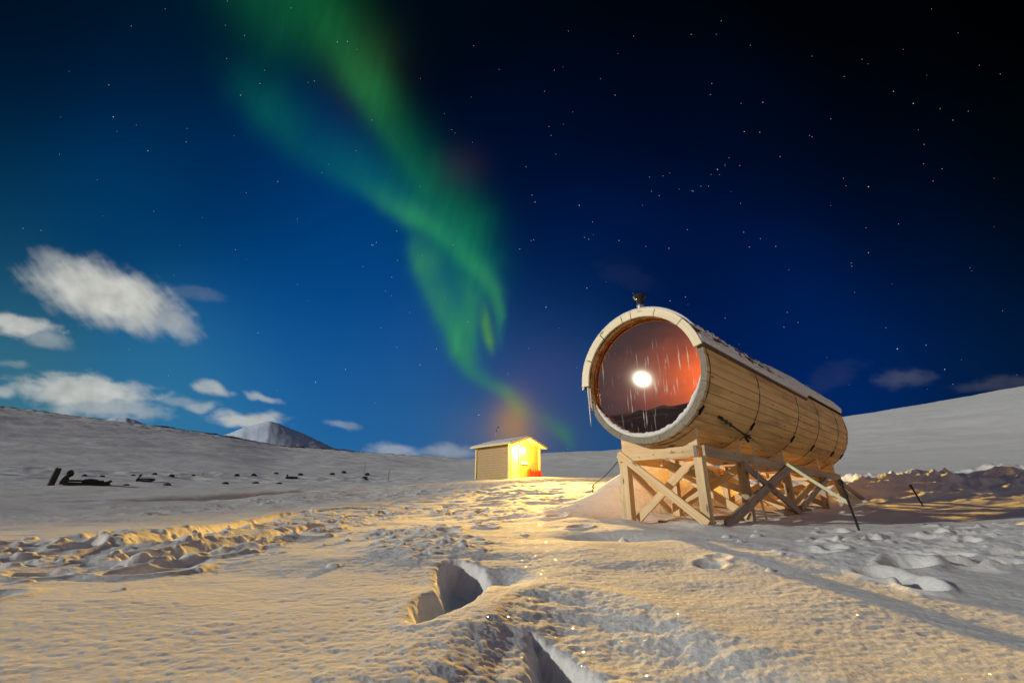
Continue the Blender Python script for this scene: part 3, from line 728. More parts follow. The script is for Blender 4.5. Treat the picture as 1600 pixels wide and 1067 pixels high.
for t in (.10, 2.07, 4.27, 5.80, 7.55, 8.5):
    hb = MB(); arc_block(hb, 0, 2 * math.pi, BR - .002, BR + .006, t - .013, t + .013, 96)
    hp = hb.build('hoop', M['hoop'], sauna)
    a_ = math.radians(-38 - 3 * (t > 5))
    tb = MB(); tb.beam(cylp(t, a_ - .07, BR + .022), cylp(t, a_ + .07, BR + .022), .022, .022); tb.beam(cylp(t - .02, a_ - .03, BR + .018), cylp(t - .02, a_ + .03, BR + .018), .03, .03)
    tb.build('tightener', M['black'], hp)
# front window
TW = .085
def disc(mb, t, r, n=72, thick=.012):
    vs = [cylp(t, 2 * math.pi * k / n, r) for k in range(n)] + [cylp(t + thick, 2 * math.pi * k / n, r) for k in range(n)]
    fs = [tuple(range(n)), tuple(range(2 * n - 1, n - 1, -1))] + [(k, n + k, n + (k + 1) % n, (k + 1) % n) for k in range(n)]
    mb.add(vs, fs)
wb = MB(); n = 72
wb.add([(.955 * math.cos(2 * math.pi * k / n), 0, .955 * math.sin(2 * math.pi * k / n)) for k in range(n)], [tuple(range(n))])
win_o = wb.build('window', M['glass'], sauna); win_o.location = (0, TW, CZ)
sm_ = win_o.modifiers.new('s', 'SOLIDIFY'); sm_.thickness = .006; win_o.modifiers.remove(sm_)
fb = MB(); arc_block(fb, 0, 2 * math.pi, .925, .968, TW + .008, TW + .03, 72)
fb.build('frame', M['redwood'], win_o).location = (0, -TW, -CZ)
# interior: floor, bench, back wall
ib = MB()
for k in range(8): ib.beam((-.62 + k * .18, TW + .1, CZ - .66), (-.62 + k * .18, 2.8, CZ - .66), .165, .03, (1, 0, 0))
ib.build('floor', M['redwood'], sauna)
for sx_ in (-1, 1):
    ib = MB()
    for k in range(4): ib.beam((sx_ * (.42 + k * .11), TW + .25, CZ - .2), (sx_ * (.42 + k * .11), 2.7, CZ - .2), .095, .03, (1, 0, 0))
    ib.build('bench', M['redwood'], sauna)
ib = MB(); disc(ib, 2.9, .96, 48, .04); ib.build('partition', M['redwood'], sauna)
ib = MB(); disc(ib, BL - .12, .962, 48, .04); ib.build('back_wall', M['stave'], sauna)
# frost and snow on the lower lip inside the rim
def snow_arc(name, a0, a1, r_out, tlo, thi, thick, n, seed, parent, nr=7, lump=.3):
    k = np.linspace(0, 1, n)[:, None]; q = np.linspace(0, 2 * math.pi, nr * 2, endpoint=False)[None]
    ang = math.radians(a0) + (math.radians(a1) - math.radians(a0)) * k
    env = np.clip(np.minimum(k, 1 - k) * 7, 0, 1) ** .6
    th = thick * env * (1 + lump * fbm(ang * 6 + seed, ang * 0 + seed, 4, .7) * 2)
    rr = r_out - th * .5 * (1 - np.cos(q)) ** 1.0 * .98
    tt = (tlo + thi) / 2 + (thi - tlo) / 2 * np.sin(q) * (env * .8 + .2) + .006 * fbm(ang * 20, q * 2 + seed, 2)
    X = rr * np.cos(ang); Z = CZ + rr * np.sin(ang)
    o = grid_mesh(name, X, tt + 0 * X, Z, M['snow'], wrap=True)
    o.parent = parent; return o
snow_arc('frost_lip', 198, 352, .962, -.006, .075, .075, 160, 3, sauna)
# fascia boards at the front edge of the roof
fj = [13.5, 41, 68, 92, 101.8, 128, 155, 180.5]
for a0, a1 in zip(fj[:-1], fj[1:]):
    fb = MB(); arc_block(fb, math.radians(a0 + .35), math.radians(a1 - .35), .955, 1.085, -.075, -.035, 8)
    fb.build('fascia_board', M['fascia'], sauna, bevel=.006)
# roof covering, two lengths
rb = MB(); arc_block(rb, math.radians(14.5), math.radians(181), 1.056, 1.078, -.03, 5.14, 40); rb.build('roof_covering', M['roof'], sauna)
rb = MB(); arc_block(rb, math.radians(23), math.radians(181), 1.060, 1.086, 5.145, BL + .08, 40); rb.build('roof_covering', M['roof'], sauna)
for (t0, t1, a_) in ((-.03, 5.13, 14.2), (5.15, BL + .08, 22.6)):
    rb = MB(); arc_block(rb, math.radians(a_ - 1.2), math.radians(a_ + .8), 1.055, 1.10, t0, t1, 2); rb.build('eave_strip', M['black'] if a_ > 20 else M['roof'], sauna)
# shingle battens that show through where the snow has slid off
for k, a_ in enumerate(np.arange(30, 176, 11)):
    rb = MB(); arc_block(rb, math.radians(a_), math.radians(a_ + 1.6), 1.079, 1.094, -.02, 5.12, 1); rb.build('batten', M['roof'], sauna)
# snow lying on the roof
na, ntt = 150, 330
aa = np.radians(np.linspace(15, 183, na))[:, None]; tt = np.linspace(-.07, BL + .10, ntt)[None]
ad = np.degrees(aa) + 0 * tt
th = .035 + .035 * fbm(aa * 5, tt * 1.2, 4) + .05 * sstep(3.6, 4.6, tt) + .02 * sstep(60, 95, ad)
bare = sstep(21, 28, ad) * (1 - sstep(60, 84, ad)) * (1 - sstep(3.6, 4.7, tt + .2 * fbm(tt * 2, aa * 9, 2)))
th = th - bare * (.046 + .05 * fbm(aa * 14, tt * 3.0, 4) * 2)
edge = np.minimum(sstep(15, 18 + 0 * ad, ad), 1 - sstep(178, 183, ad)) * sstep(-.07, -.02, tt + .02 * fbm(aa * 12, tt * 0, 3)) * (1 - sstep(BL, BL + .1, tt + 0 * ad))
edge = np.where(tt > 5.14, edge * sstep(22.5, 27, ad), edge)
edge = edge ** .5
th = th * edge - .03 * (1 - edge)
RR_ = 1.080 + th + .004 * fbm(aa * 40, tt * 12, 3)
o = grid_mesh('roof_snow', RR_ * np.cos(aa), tt + 0 * RR_, CZ + RR_ * np.sin(aa), M['snow'])
o.parent = sauna
# crust of snow standing on the fascia's top edge
snow_arc('snow_crust', 30, 182, 1.125, -.06, .02, .05, 260, 9, sauna, lump=.45)
# icicles
for (s_, z0, z1, r_) in ((-.985, CZ - .02, 1.80, .016), (-.945, CZ - .05, 2.08, .011), (-1.0, CZ - .03, 2.2, .008)):
    ibm = MB(); pts = []; rad = []
    for k in range(9):
        f_ = k / 8; pts.append((s_ + .02 * f_ * f_ + .004 * math.sin(5 * f_), -.05, z0 + (z1 - z0) * f_)); rad.append(r_ * (1 - f_) ** .7 + .0015)
    ibm.tube(pts, rad, 8); ibm.build('icicle', M['ice'], sauna, smooth=True)
# chimney
ch = MB(); ch.lathe([(.076, -.4), (.076, .60), (.09, .60), (.09, .64), (.074, .64), (.074, .74)], (-.44, 1.04, CZ + 1.0 - .05)); chim = ch.build('chimney', M['galv'], sauna, smooth=False)
ch = MB(); z_ = CZ + 1.0 - .05 + .74; ch.lathe([(.0, -.02), (.078, -.02), (.066, .03), (.062, .11), (.115, .165), (.125, .19), (.12, .205), (.02, .215), (0, .215)], (-.44, 1.04, z_)); ch.build('rain_cap', M['black'], chim, smooth=True)
# nail heads / drips not modelled singly; strap eye bolt
eb = MB(); eb.tube([cylp(.74, math.radians(-38.5), BR), cylp(.74, math.radians(-38.5), BR + .05)], .012); eb.beam(cylp(.70, math.radians(-39.5), BR + .012), cylp(.86, math.radians(-39.5), BR + .012), .05, .012); eb.build('eye_bolt', M['black'], sauna)

# ------------------------------------------------------------------ timber trestle
tres = local_empty('timber_trestle', label='pale pine trestle of legs and crossed braces carrying the barrel sauna', cat='trestle')
def lg(s_, t):   # ground height under a local point
    p = BC + EA * s_ + AA * t
    return gz(p[0], p[1])
W = .61; ZB0, ZB1 = 1.235, 1.385
frames = [.34, 1.92, 4.2, 6.75, 8.2]
def leg(s_, t, sp=0.0, mat='pine'):
    zb = lg(s_ + sp, t) - .08
    lb = MB()
    for k in (-1, 0, 1):
        lb.beam((s_ + sp, t + k * .046, zb), (s_, t + k * .046, ZB0 - .002 if k else ZB0 + .13), .125, .043, (1, 0, 0))
    lb.build('leg', M[mat], tres, bevel=.003)
for i, t in enumerate(frames):
    for sg in (-1, 1):
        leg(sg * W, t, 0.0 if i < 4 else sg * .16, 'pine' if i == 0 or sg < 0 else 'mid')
    cb = MB(); cb.beam((-W - .08, t - .085 if i == 0 else t + .085, (ZB0 + ZB1) / 2), (W - .0, t - .085 if i == 0 else t + .085, (ZB0 + ZB1) / 2), .045, ZB1 - ZB0, (0, 1, 0)); cb.build('cross_beam', M['pine'], tres, bevel=.003)
    # cradle plate with a concave top that fits the barrel
    pts = []; 
    for k in range(15):
        s_ = -W - .02 + (2 * W + .04) * k / 14; z_ = CZ - math.sqrt((BR + .012) ** 2 - min(abs(s_), BR) ** 2); pts.append((s_, z_))
    vs = []; gs = []
    for tt_ in (t - .055, t + .055):
        for s_, z_ in pts: vs.append((s_, tt_, z_)); gs.append((s_ + i * 7, z_, tt_))
        for s_, z_ in pts: vs.append((s_, tt_, ZB1 + .003)); gs.append((s_ + i * 7, ZB1, tt_))
    n = 15; fs = []
    for k in range(n - 1):
        fs += [(k, k + 1, n + k + 1, n + k), (2 * n + k, 3 * n + k, 3 * n + k + 1, 2 * n + k + 1), (k, 2 * n + k, 2 * n + k + 1, k + 1), (n + k, n + k + 1, 3 * n + k + 1, 3 * n + k)]
    fs += [(0, n, 3 * n, 2 * n), (n - 1, 3 * n - 1, 4 * n - 1, 2 * n - 1)]
    cp = MB(); cp.add(vs, fs, gs); cp.build('cradle', M['pine'], tres)
for sg in (-1, 1):
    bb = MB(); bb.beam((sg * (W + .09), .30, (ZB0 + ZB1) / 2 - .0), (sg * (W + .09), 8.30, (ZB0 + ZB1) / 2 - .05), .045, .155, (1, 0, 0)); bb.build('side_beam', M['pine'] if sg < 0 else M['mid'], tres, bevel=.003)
def brace(p, q, w=.045, h=.12, side=(0, 1, 0), mat='pine'):
    b_ = MB(); b_.beam(p, q, w, h, side); b_.build('brace', M[mat], tres, bevel=.003)
g0 = lg(0, .3)
# front X
brace((-.66, .225, 1.36), (W + .05, .225, lg(W, .2) + .0), .04, .115)
brace((.52, .42, 1.24), (-.52, .42, lg(-.5, .4) + .03), .04, .115)
brace((-.60, 1.83, 1.22), (W, 1.83, lg(W, 1.8) + .10)); brace((.60, 2.01, 1.22), (-W, 2.01, lg(-W, 2.0) + .10))
brace((-.60, 4.11, 1.20), (W, 4.11, lg(W, 4.1) + .05)); brace((.60, 4.29, 1.20), (-W, 4.29, lg(-W, 4.2) + .05))
brace((.60, 6.66, 1.20), (-W, 6.66, lg(-W, 6.6) + .05)); brace((-.60, 6.84, 1.20), (W, 6.84, lg(W, 6.8) + .05), mat='greywood')
brace((.60, 8.1, 1.16), (-W, 8.1, lg(-W, 8.1) + .05)); 
# side braces
X1 = (1, 0, 0)
brace((W + .14, .58, lg(W, .5) - .02), (W + .14, 4.05, 1.30), .045, .15, X1, 'greywood')
brace((W + .14, 1.60, 1.20), (W + .14, 4.08, lg(W, 4) + .06), .045, .11, X1, 'greywood')
brace((W - .09, 4.4, lg(W, 4.4) + .12), (W - .09, 6.6, 1.10), .045, .12, X1, 'pine')
brace((W + .14, 4.25, lg(W, 4.3) + .10), (W + .14, 6.65, 1.16), .045, .10, X1, 'greywood')
brace((-W - .14, .45, 1.28), (-W - .14, 1.9, lg(-W, 1.9) + .06), .045, .11, X1)
brace((-W - .14, 2.0, lg(-W, 2.0) + .10), (-W - .14, 4.1, 1.26), .045, .12, X1)
brace((-W - .14, 4.25, 1.26), (-W - .14, 6.6, lg(-W, 6.6) + .1), .045, .12, X1)
brace((-W - .14, 6.8, lg(-W, 6.8) + .10), (-W - .14, 8.2, 1.2), .045, .12, X1)
brace((-.05, .45, 1.20), (-.05, 4.1, lg(0, 4.1) + .35), .045, .12, X1)
brace((.25, 8.1, 1.15), (.15, 4.3, lg(0, 4.3) + .3), .045, .12, X1)
brace((.35, .5, 1.20), (-.3, 3.9, lg(0, 4) + .5), .10, .045, (1, 0, .2))
# outward props at the rear
brace((W + .10, 8.15, 1.15), (W + .34, 9.15, lg(.9, 9.1) - .02), .05, .10, X1, 'greywood')
brace((W - .05, 8.2, 1.15), (W + .04, 9.0, lg(.6, 9.0) - .02), .05, .10, X1, 'greywood')
# nail plate at the front corner and bolts in the front beam
pb = MB(); pb.box((W + .005, .228, (ZB0 + ZB1) / 2), (.05, .012, .15)); pb.build('nail_plate', M['steel'], tres)
for s_ in (-.50, -.30, -.05, .25, .42):
    pb = MB(); z_ = 1.31 + random.uniform(-.04, .04); pb.tube([(s_, .234, z_), (s_, .226, z_)], .008, 10); pb.build('screw', M['steel'], tres)

# loose boards lying on the snow under the trestle
def board_obj(label, s0, t0, s1, t1, w=.14, lift=.05, tilt=0.0):
    p = BC + EA * s0 + AA * t0; q = BC + EA * s1 + AA * t1
    zp, zq = gz(p[0], p[1]), gz(q[0], q[1])
    c = (p + q) / 2; rz = math.atan2(q[1] - p[1], q[0] - p[0]); Ln = math.hypot(q[0] - p[0], q[1] - p[1])
    b_ = MB(); b_.beam((-Ln / 2, 0, (zp - zq) / 2), (Ln / 2, 0, (zq - zp) / 2), w, .03, (0, 1, tilt))
    o = b_.build('board', M['greywood'], bevel=.003); o.location = (c[0], c[1], max((zp + zq) / 2 + lift, gz(c[0], c[1]) + .02)); o.rotation_euler = (0, 0, rz)
    tag(o, label, 'board', 'loose boards under the trestle')
board_obj('loose grey board on the snow between the two front legs', -.35, .75, .45, .95, .16, .03)
board_obj('loose board slanting on the snow behind the front right leg', .1, 1.2, .35, 2.7, .12, .05, .3)
board_obj('loose board on the snow beside the third right leg', .55, 3.5, .75, 4.6, .20, .07, .3)
board_obj('loose board lying deep under the middle of the barrel', -.5, 3.2, .5, 3.9, .14, .05)
board_obj('loose board under the rear end of the barrel', -.2, 5.4, .6, 6.3, .15, .05)

# ------------------------------------------------------------------ stakes, straps and ropes round the sauna
def to_world(l):
    return BC * np.array([1, 1, 0]) + EA * l[0] + AA * l[1] + np.array([0, 0, l[2]])
def stake(label, foot_px, top_px, rad, dist=None, mat='black', name='stake', cat='stake', ring=True):
    f_ = hit(*foot_px, hf=lambda a_, b_: base_height(a_, b_)); zf = gz(f_[0], f_[1])
    d = ray(*top_px); k = math.hypot(f_[0], f_[1]) / math.hypot(d[0], d[1]) * (dist or 1.0)
    tp = CAM + d * k
    o = MB(); h = Vector(tp - np.array([f_[0], f_[1], zf]))
    o.tube([-h.normalized() * .12, h * .5, h], [rad * .9, rad, rad], 8)
    if ring:
        o.tube([h + Vector((0, 0, -.04)) + Vector((math.cos(q) * rad * 2.2, 0, math.sin(q) * rad * 2.2)) for q in np.linspace(0, 6.28, 9)], rad * .5, 6)
    ob = o.build(name, M[mat], smooth=False); ob.location = (f_[0], f_[1], zf)
    tag(ob, label, cat); return np.array([f_[0], f_[1], zf]), tp
f1, t1 = stake('leaning black steel stake holding the long strap right of the trestle', (1343, 830), (1312, 748), .014, 1.0)
f2, t2 = stake('lone leaning black stake in the dark snow right of the sauna', (1442, 790), (1422, 757), .016)
f3, t3 = stake('thin upright black stake in the snow left of the trestle', (928, 805), (927, 757), .012)
st_end = f1 + (t1 - f1) * .52
def ribbon_obj(name, label, cat, pts, w, th, mat, side=(0, 0, 1)):
    c = Vector(pts[0]); o = MB()
    for p, q in zip(pts[:-1], pts[1:]): o.beam(Vector(p) - c, Vector(q) - c, w, th, side)
    ob = o.build(name, M[mat]); ob.location = c; tag(ob, label, cat); return ob
# rope: over the barrel flank from the eye bolt to the ratchet
A0 = to_world(cylp(.80, math.radians(-39.4), BR + .03)); 
rope_pts = [to_world(cylp(.80 + (1.95 - .80) * f_, math.radians(-39.4 - 8.0 * f_), BR + .03 + .03 * f_)) for f_ in np.linspace(0, 1, 7)]
c = Vector(rope_pts[0]); o = MB(); o.tube([Vector(p) - c for p in rope_pts], .014, 6)
for p in rope_pts[:3]: o.tube([Vector(p) - c + Vector((0, 0, .03)), Vector(p) - c - Vector((0, 0, .03))], .02, 6)
ob = o.build('rope', M['rope']); ob.location = c; tag(ob, 'dark rope hooked to the barrel side above the ratchet', 'rope')
R0 = rope_pts[-1]
out = EA * .10
rc = empty('ratchet_buckle', R0, -YAW, label='dark metal ratchet buckle hanging between rope and pale strap', cat='ratchet')
o = MB(); o.beam((-.02, -.10, .03), (.02, .14, -.03), .05, .012, (1, 0, 0)); o.build('frame', M['steel'], rc)
o = MB(); o.beam((.0, -.06, -.02), (.03, -.02, -.11), .045, .012, (1, 0, 0)); o.tube([(-.03, 0, 0), (.06, 0, 0)], .016, 8); o.build('handle', M['steel'], rc)
S0 = R0 + AA * .15 + EA * .02 - np.array([0, 0, .03])
sag = [S0 * (1 - f_) + st_end * f_ + np.array([0, 0, -.03 * math.sin(math.pi * f_)]) for f_ in np.linspace(0, 1, 8)]
ribbon_obj('strap', 'long pale webbing strap running taut from the ratchet down to the leaning stake', 'strap', sag, .045, .006, 'strap')
# loose end hanging straight down
hz = gz(S0[0], S0[1])
hang = [S0 + np.array([.03 * math.sin(7 * f_), 0, 0]) * f_ + np.array([0, 0, -(S0[2] - hz - .01) * f_]) for f_ in np.linspace(0, 1, 9)]
ribbon_obj('strap', 'loose end of pale strap hanging straight down in front of the trestle', 'strap', hang, .032, .004, 'strap', tuple(EA + AA * .3))
# guy on the left side
pL = to_world((-W - .16, .5, 1.36))
gl_ = [t3 * (1 - f_) + pL * f_ + np.array([0, 0, -.05 * math.sin(math.pi * f_)]) for f_ in np.linspace(0, 1, 8)]
ribbon_obj('rope', 'thin dark guy rope from the upright stake to the left end of the trestle', 'rope', gl_, .012, .012, 'rope')
hz = gz(pL[0], pL[1])
hg = [pL + np.array([-.06, 0, -.05]) + np.array([.02 * math.sin(9 * f_), 0, -(pL[2] - hz - .05) * f_]) for f_ in np.linspace(0, 1, 9)]
ribbon_obj('strap', 'short frayed strap hanging beside the front left leg', 'strap', hg, .03, .004, 'strap', tuple(EA))

# ------------------------------------------------------------------ lit hut
hc = hit(795, 750); 
d = ray(795, 748); k = 26.6 / math.hypot(d[0], d[1]); corner = CAM + d * k
HY = math.radians(46)
HUT_Z = corner[2] - .03
# local frame: x along the gable front (to the right and away), y along the side wall (away to the left), corner at origin
hut = empty('wooden_hut', (corner[0], corner[1], HUT_Z), HY, label='small yellow clapboard hut with its outdoor lamp lit and snow on the gable roof', cat='hut')
HW, HD, HH, HR = 2.62, 2.75, 1.98, 2.37
def wallbox(name, c, s, mat='siding'):
    o = MB(); o.box(c, s); return o.build(name, M[mat], hut)
# side wall (x=0), back wall, right wall, gable front with door opening between x=.16 and x=.68
wallbox('side_wall', (.04, HD / 2, HH / 2), (.08, HD, HH)); wallbox('side_wall', (HW - .04, HD / 2, HH / 2), (.08, HD, HH))
wallbox('back_wall', (HW / 2, HD - .04, HH / 2), (HW - .164, .08, HH))
DX0, DX1, DZ1 = .18, .80, 1.86
o = MB()
def gab(x): return HH + (HR - HH) * (1 - abs(x - HW / 2) / (HW / 2))
o2 = MB()
def prism(mb, pts, y0, y1):
    n = len(pts); mb.add([(x, y0, z) for x, z in pts] + [(x, y1, z) for x, z in pts], [tuple(range(n)), tuple(range(2 * n - 1, n - 1, -1))] + [(k, n + k, n + (k + 1) % n, (k + 1) % n) for k in range(n)])
prism(o2, [(.0, HH + .0), (HW, HH), (HW / 2, HR)], -.002, .078)
prism(o2, [(.0, 0), (DX0, 0), (DX0, HH), (0, HH)], -.002, .078)
prism(o2, [(DX1, 0), (HW, 0), (HW, HH), (DX1, HH)], -.002, .078)
prism(o2, [(DX0, DZ1), (DX1, DZ1), (DX1, HH), (DX0, HH)], -.002, .078)
o2.build('gable_wall', M['siding'], hut)
o = MB(); o.box(((DX0 + DX1) / 2, .03, DZ1 / 2 + .02), (DX1 - DX0 - .05, .04, DZ1 - .05)); door = o.build('door', M['yellowdoor'], hut, bevel=.004)
o = MB(); o.tube([(DX1 - .10, .0, .95), (DX1 - .10, -.045, .95), (DX1 - .20, -.045, .95)], .012, 8); o.build('handle', M['steel'], door)
o = MB(); o.beam((DX0 - .03, -.02, 0), (DX0 - .03, -.02, DZ1 + .05), .06, .035, (1, 0, 0)); o.beam((DX1 + .03, -.02, 0), (DX1 + .03, -.02, DZ1 + .05), .06, .035, (1, 0, 0)); o.beam((DX0 - .06, -.021, DZ1 + .08), (DX1 + .06, -.021, DZ1 + .08), .035, .06, (0, 1, 0)); o.build('door_frame', M['trim'], hut)
for x_, y_ in ((-.012, -.015), (HW + .012, -.015), (-.012, HD + .012)):
    o = MB(); o.beam((x_, y_, 0), (x_, y_, HH - .03), .10, .10, (1, 0, 0)); o.build('corner_board', M['trim'], hut)
o = MB(); o.box((1.28, -.03, .98), (.62, .03, .16)); o.build('notice_board', M['white'], hut)
# roof slabs with overhang
OV, OS = .42, .30
sl = (HR - HH) / (HW / 2)
for sg in (-1, 1):
    xr, zr_ = HW / 2, HR + .06
    xe = HW / 2 + sg * (HW / 2 + OS); ze = HR + .06 - sl * (HW / 2 + OS)
    o = MB(); vs = []
    for (x_, z_) in ((xr, zr_ - .045), (xe, ze - .045), (xe, ze + .045), (xr, zr_ + .045)):
        vs += [(x_, -OV, z_), (x_, HD + OS, z_)]
    o.add(vs, [(0, 1, 3, 2), (2, 3, 5, 4), (4, 5, 7, 6), (6, 7, 1, 0), (0, 2, 4, 6), (1, 7, 5, 3)]); rf = o.build('roof', M['trim'], hut)
    nx, ny = 30, 50
    u = np.linspace(0, 1, nx)[:, None]; v = np.linspace(0, 1, ny)[None]
    X = xr + (xe - xr) * u * 1.0 + 0 * v; Y = -OV + (HD + OS + OV) * v + 0 * u
    e_ = np.minimum(np.minimum(v, 1 - v) * 18, (1 - u) * 12).clip(0, 1) ** .5
    Z = zr_ + .046 + (ze - zr_) * u + (.05 + .015 * fbm(X * 2, Y * 2, 3)) * e_ + .004 * (1 - e_)
    so = grid_mesh('roof_snow', X, Y, Z, M['snow'], flip=(sg < 0)); so.parent = hut
    o = MB(); o.beam((xr, -OV - .015, zr_ - .02), (xe, -OV - .015, ze - .02), .022, .13, (0, 1, 0)); o.build('bargeboard', M['trim'], hut)
# vent pipe
vp = MB(); vp.tube([(.8, 1.9, 2.3), (.8, 1.9, 3.02)], .022, 8); vpo = vp.build('vent_pipe', M['galv'], hut)
vp = MB(); vp.tube([(.8, 1.9, 3.0), (.82, 1.9, 3.12), (.92, 1.85, 3.22)], .012, 6); vp.box((.8, 1.9, 2.98), (.10, .06, .06)); vp.box((.93, 1.85, 3.24), (.09, .05, .07)); vp.build('wind_vane', M['steel'], vpo)
# lamp on the gable: glowing globe in a holder
LX, LZ = .98, 1.66
o = MB(); o.tube([(LX, 0, LZ + .12), (LX, -.10, LZ + .14), (LX, -.16, LZ + .10)], .018, 8); lh = o.build('lamp_bracket', M['steel'], hut)
bm_v = MB(); bm_v.lathe([(.001, -.14)] + [(.14 * math.sin(q), -.14 * math.cos(q)) for q in np.linspace(.2, 2.94, 12)] + [(.001, .14)], (LX, -.20, LZ), 18)
bm_v.build('lamp_globe', M['lamp'], lh, smooth=True)
CH, SH = math.cos(HY), math.sin(HY)
def hw(x, y, z): return Vector((corner[0] + x * CH - y * SH, corner[1] + x * SH + y * CH, HUT_Z + z))
# the lamp's own light: bare bulb plus an added spot throwing it forward
pl = bpy.data.lights.new('hut_lamp_bulb', 'POINT'); pl.energy = 900; pl.color = (1, .52, .06); pl.shadow_soft_size = .1
po = bpy.data.objects.new('hut_lamp_bulb', pl); col.objects.link(po); po.location = hw(LX, -.42, LZ)
sp_ = bpy.data.lights.new('hut_lamp_beam', 'SPOT'); sp_.energy = 68000; sp_.color = (1, .57, .11); sp_.shadow_soft_size = .12; sp_.spot_size = math.radians(52); sp_.spot_blend = 1.0
so = bpy.data.objects.new('hut_lamp_beam', sp_); col.objects.link(so); so.location = hw(LX + .1, -.50, LZ)
so.rotation_euler = (Vector((4.6, 5.0, 3.2)) - so.location).to_track_quat('-Z', 'Y').to_euler(); so.scale = (1.8, 1.0, 1.0)

# red canisters by the hut wall
def canister(x_, h_, label):
    root_p = hw(x_, -.22, 0); z_ = gz(root_p.x, root_p.y)
    o = MB(); w_, d_ = .17, .20
    o.box((0, 0, h_ * .42), (w_, d_, h_ * .84)); o.box((0, .0, h_ * .88), (w_ * .75, d_ * .6, h_ * .09))
    ob = empty('red_canister', (root_p.x, root_p.y, max(z_, HUT_Z - .02)), HY, label=label, cat='canister', group='red canisters along the hut wall')
    o.build('body', M['red'], ob, bevel=.02)
    h2 = MB(); h2.tube([(-.05, 0, h_ * .9), (-.04, 0, h_), (.04, 0, h_), (.05, 0, h_ * .9)], .012, 6); h2.build('handle', M['red'], ob)
    h3 = MB(); h3.tube([(0, -.06, h_ * .9), (0, -.06, h_ * .98)], .02, 8); h3.build('cap', M['black'], ob)
canister(1.50, .52, 'tallest red canister, nearest the door of the hut')
canister(1.74, .44, 'red canister second from the door of the hut')
canister(1.96, .42, 'red canister third from the door of the hut')
canister(2.18, .44, 'red canister fourth from the door of the hut')
canister(2.42, .42, 'red canister at the far right corner of the hut')
# post leaning behind the hut's left corner
def post(name, label, cat, foot, top, rad, mat, R=None):
    h0 = hit(*foot); k0 = math.hypot(h0[0], h0[1]) if R is None else R
    d = ray(*foot); x_, y_ = d[0] / math.hypot(d[0], d[1]) * k0, d[1] / math.hypot(d[0], d[1]) * k0
    z_ = gz(x_, y_); d2 = ray(*top); tp = CAM + d2 * (k0 / math.hypot(d2[0], d2[1]))
    o = MB(); v = Vector(tp) - Vector((x_, y_, z_)); o.tube([-v.normalized() * .15, v * .5, v], [rad, rad, rad * .9], 8)
    ob = o.build(name, M[mat]); ob.location = (x_, y_, z_); tag(ob, label, cat); return ob
post('post', 'short dark post at the left back corner of the hut', 'post', (742, 748), (744, 735), .09, 'greywood', 29)
post('post', 'thick dark post leaning at the far left beside the sled', 'post', (79, 758), (92, 731), .10, 'rock')
post('post', 'thin upright pole behind the three rocks left of the hut', 'pole', (568, 741), (571, 722), .05, 'greywood')
post('post', 'thin leaning pole nearest the hut on its left', 'pole', (606, 750), (608.5, 734.5), .05, 'greywood')
post('post', 'tiny leaning reed-like stick among the distant rocks', 'stick', (315.5, 743), (318, 737), .05, 'greywood')

# ------------------------------------------------------------------ sleds with loads, far left
def sled(foot, px_len, label, load, lean=0.0, hr=1.0):
    h0 = hit(*foot); sc = px_len * math.hypot(h0[0], h0[1]) / 711 / 3.5 / 1.15
    lean *= sc; z_ = gz(h0[0], h0[1])
    az_ = math.atan2(h0[0], h0[1])
    s = empty('sled', (h0[0], h0[1], z_ - .03), -az_, label=label, cat='sled', group='parked sleds on the snow flat')
    L_ = 3.4 * sc
    for y_ in (-.3, .3):
        o = MB(); o.tube([(0, y_, .10), (L_ * .5, y_, .08), (L_ * .85, y_, .10), (L_ * 1.0, y_, .10 + .2 * sc), (L_ * 1.04, y_, .10 + .32 * sc)], .05, 6); o.build('runner', M['rock'], s)
    o = MB()
    for k in range(7): o.beam((.15 + k * L_ * .12, -.33, .20), (.15 + k * L_ * .12, .33, .20), .16, .05, (1, 0, 0))
    o.build('bed', M['rock'], s)
    # upright handlebow with a bag hung on it
    o = MB(); hh = 1.1 * sc * hr
    o.tube([(0, -.3, .05), (.10 + lean, -.3, hh * .8), (.16 + lean, -.2, hh), (.16 + lean, .2, hh), (.10 + lean, .3, hh * .8), (0, .3, .15)], .03, 6); o.build('handlebow', M['rock'], s)
    def lumpy(name, c, r, seed):
        th_ = np.linspace(0.02, math.pi - .02, 14)[:, None]; ph = np.linspace(0, 2 * math.pi, 20, endpoint=False)[None]
        q = 1 + .28 * fbm(th_ * 2 + seed, np.cos(ph) * 2 + seed, 3) + .12 * fbm(th_ * 5 + seed, np.sin(ph) * 4, 2)
        X = c[0] + r[0] * q * np.sin(th_) * np.cos(ph); Y = c[1] + r[1] * q * np.sin(th_) * np.sin(ph); Z = c[2] + r[2] * q * np.cos(th_) + 0 * ph
        ob = grid_mesh(name, X, Y, Z, M['tarp'], wrap=True); ob.parent = s; return ob
    lumpy('bag', (.30 * sc + lean, 0, hh * .84), (.27 * sc, .28, .32 * sc), 1.3)
    lumpy('bag', (.20 * sc + lean * .5, 0, hh * .40), (.25 * sc, .26, .40 * sc), 4.3)
    if load: 
        lumpy('load', (L_ * .62, 0, .40 * sc), (L_ * .19, .42, .30 * sc), 7.7); lumpy('load', (L_ * .88, 0, .24 * sc), (L_ * .17, .38, .20 * sc), 2.2)
    return s
sled((92, 758), 48, 'largest dark sled, upright bag and low load, beside the thick leaning post', True, .2, 1.2)
sled((212, 752), 20, 'small dark sled with raised back, second from the left', False, .25, 1.6)
sled((446, 748), 17, 'small dark sled with a curved front, nearest the hut', True, .05, 1.3)

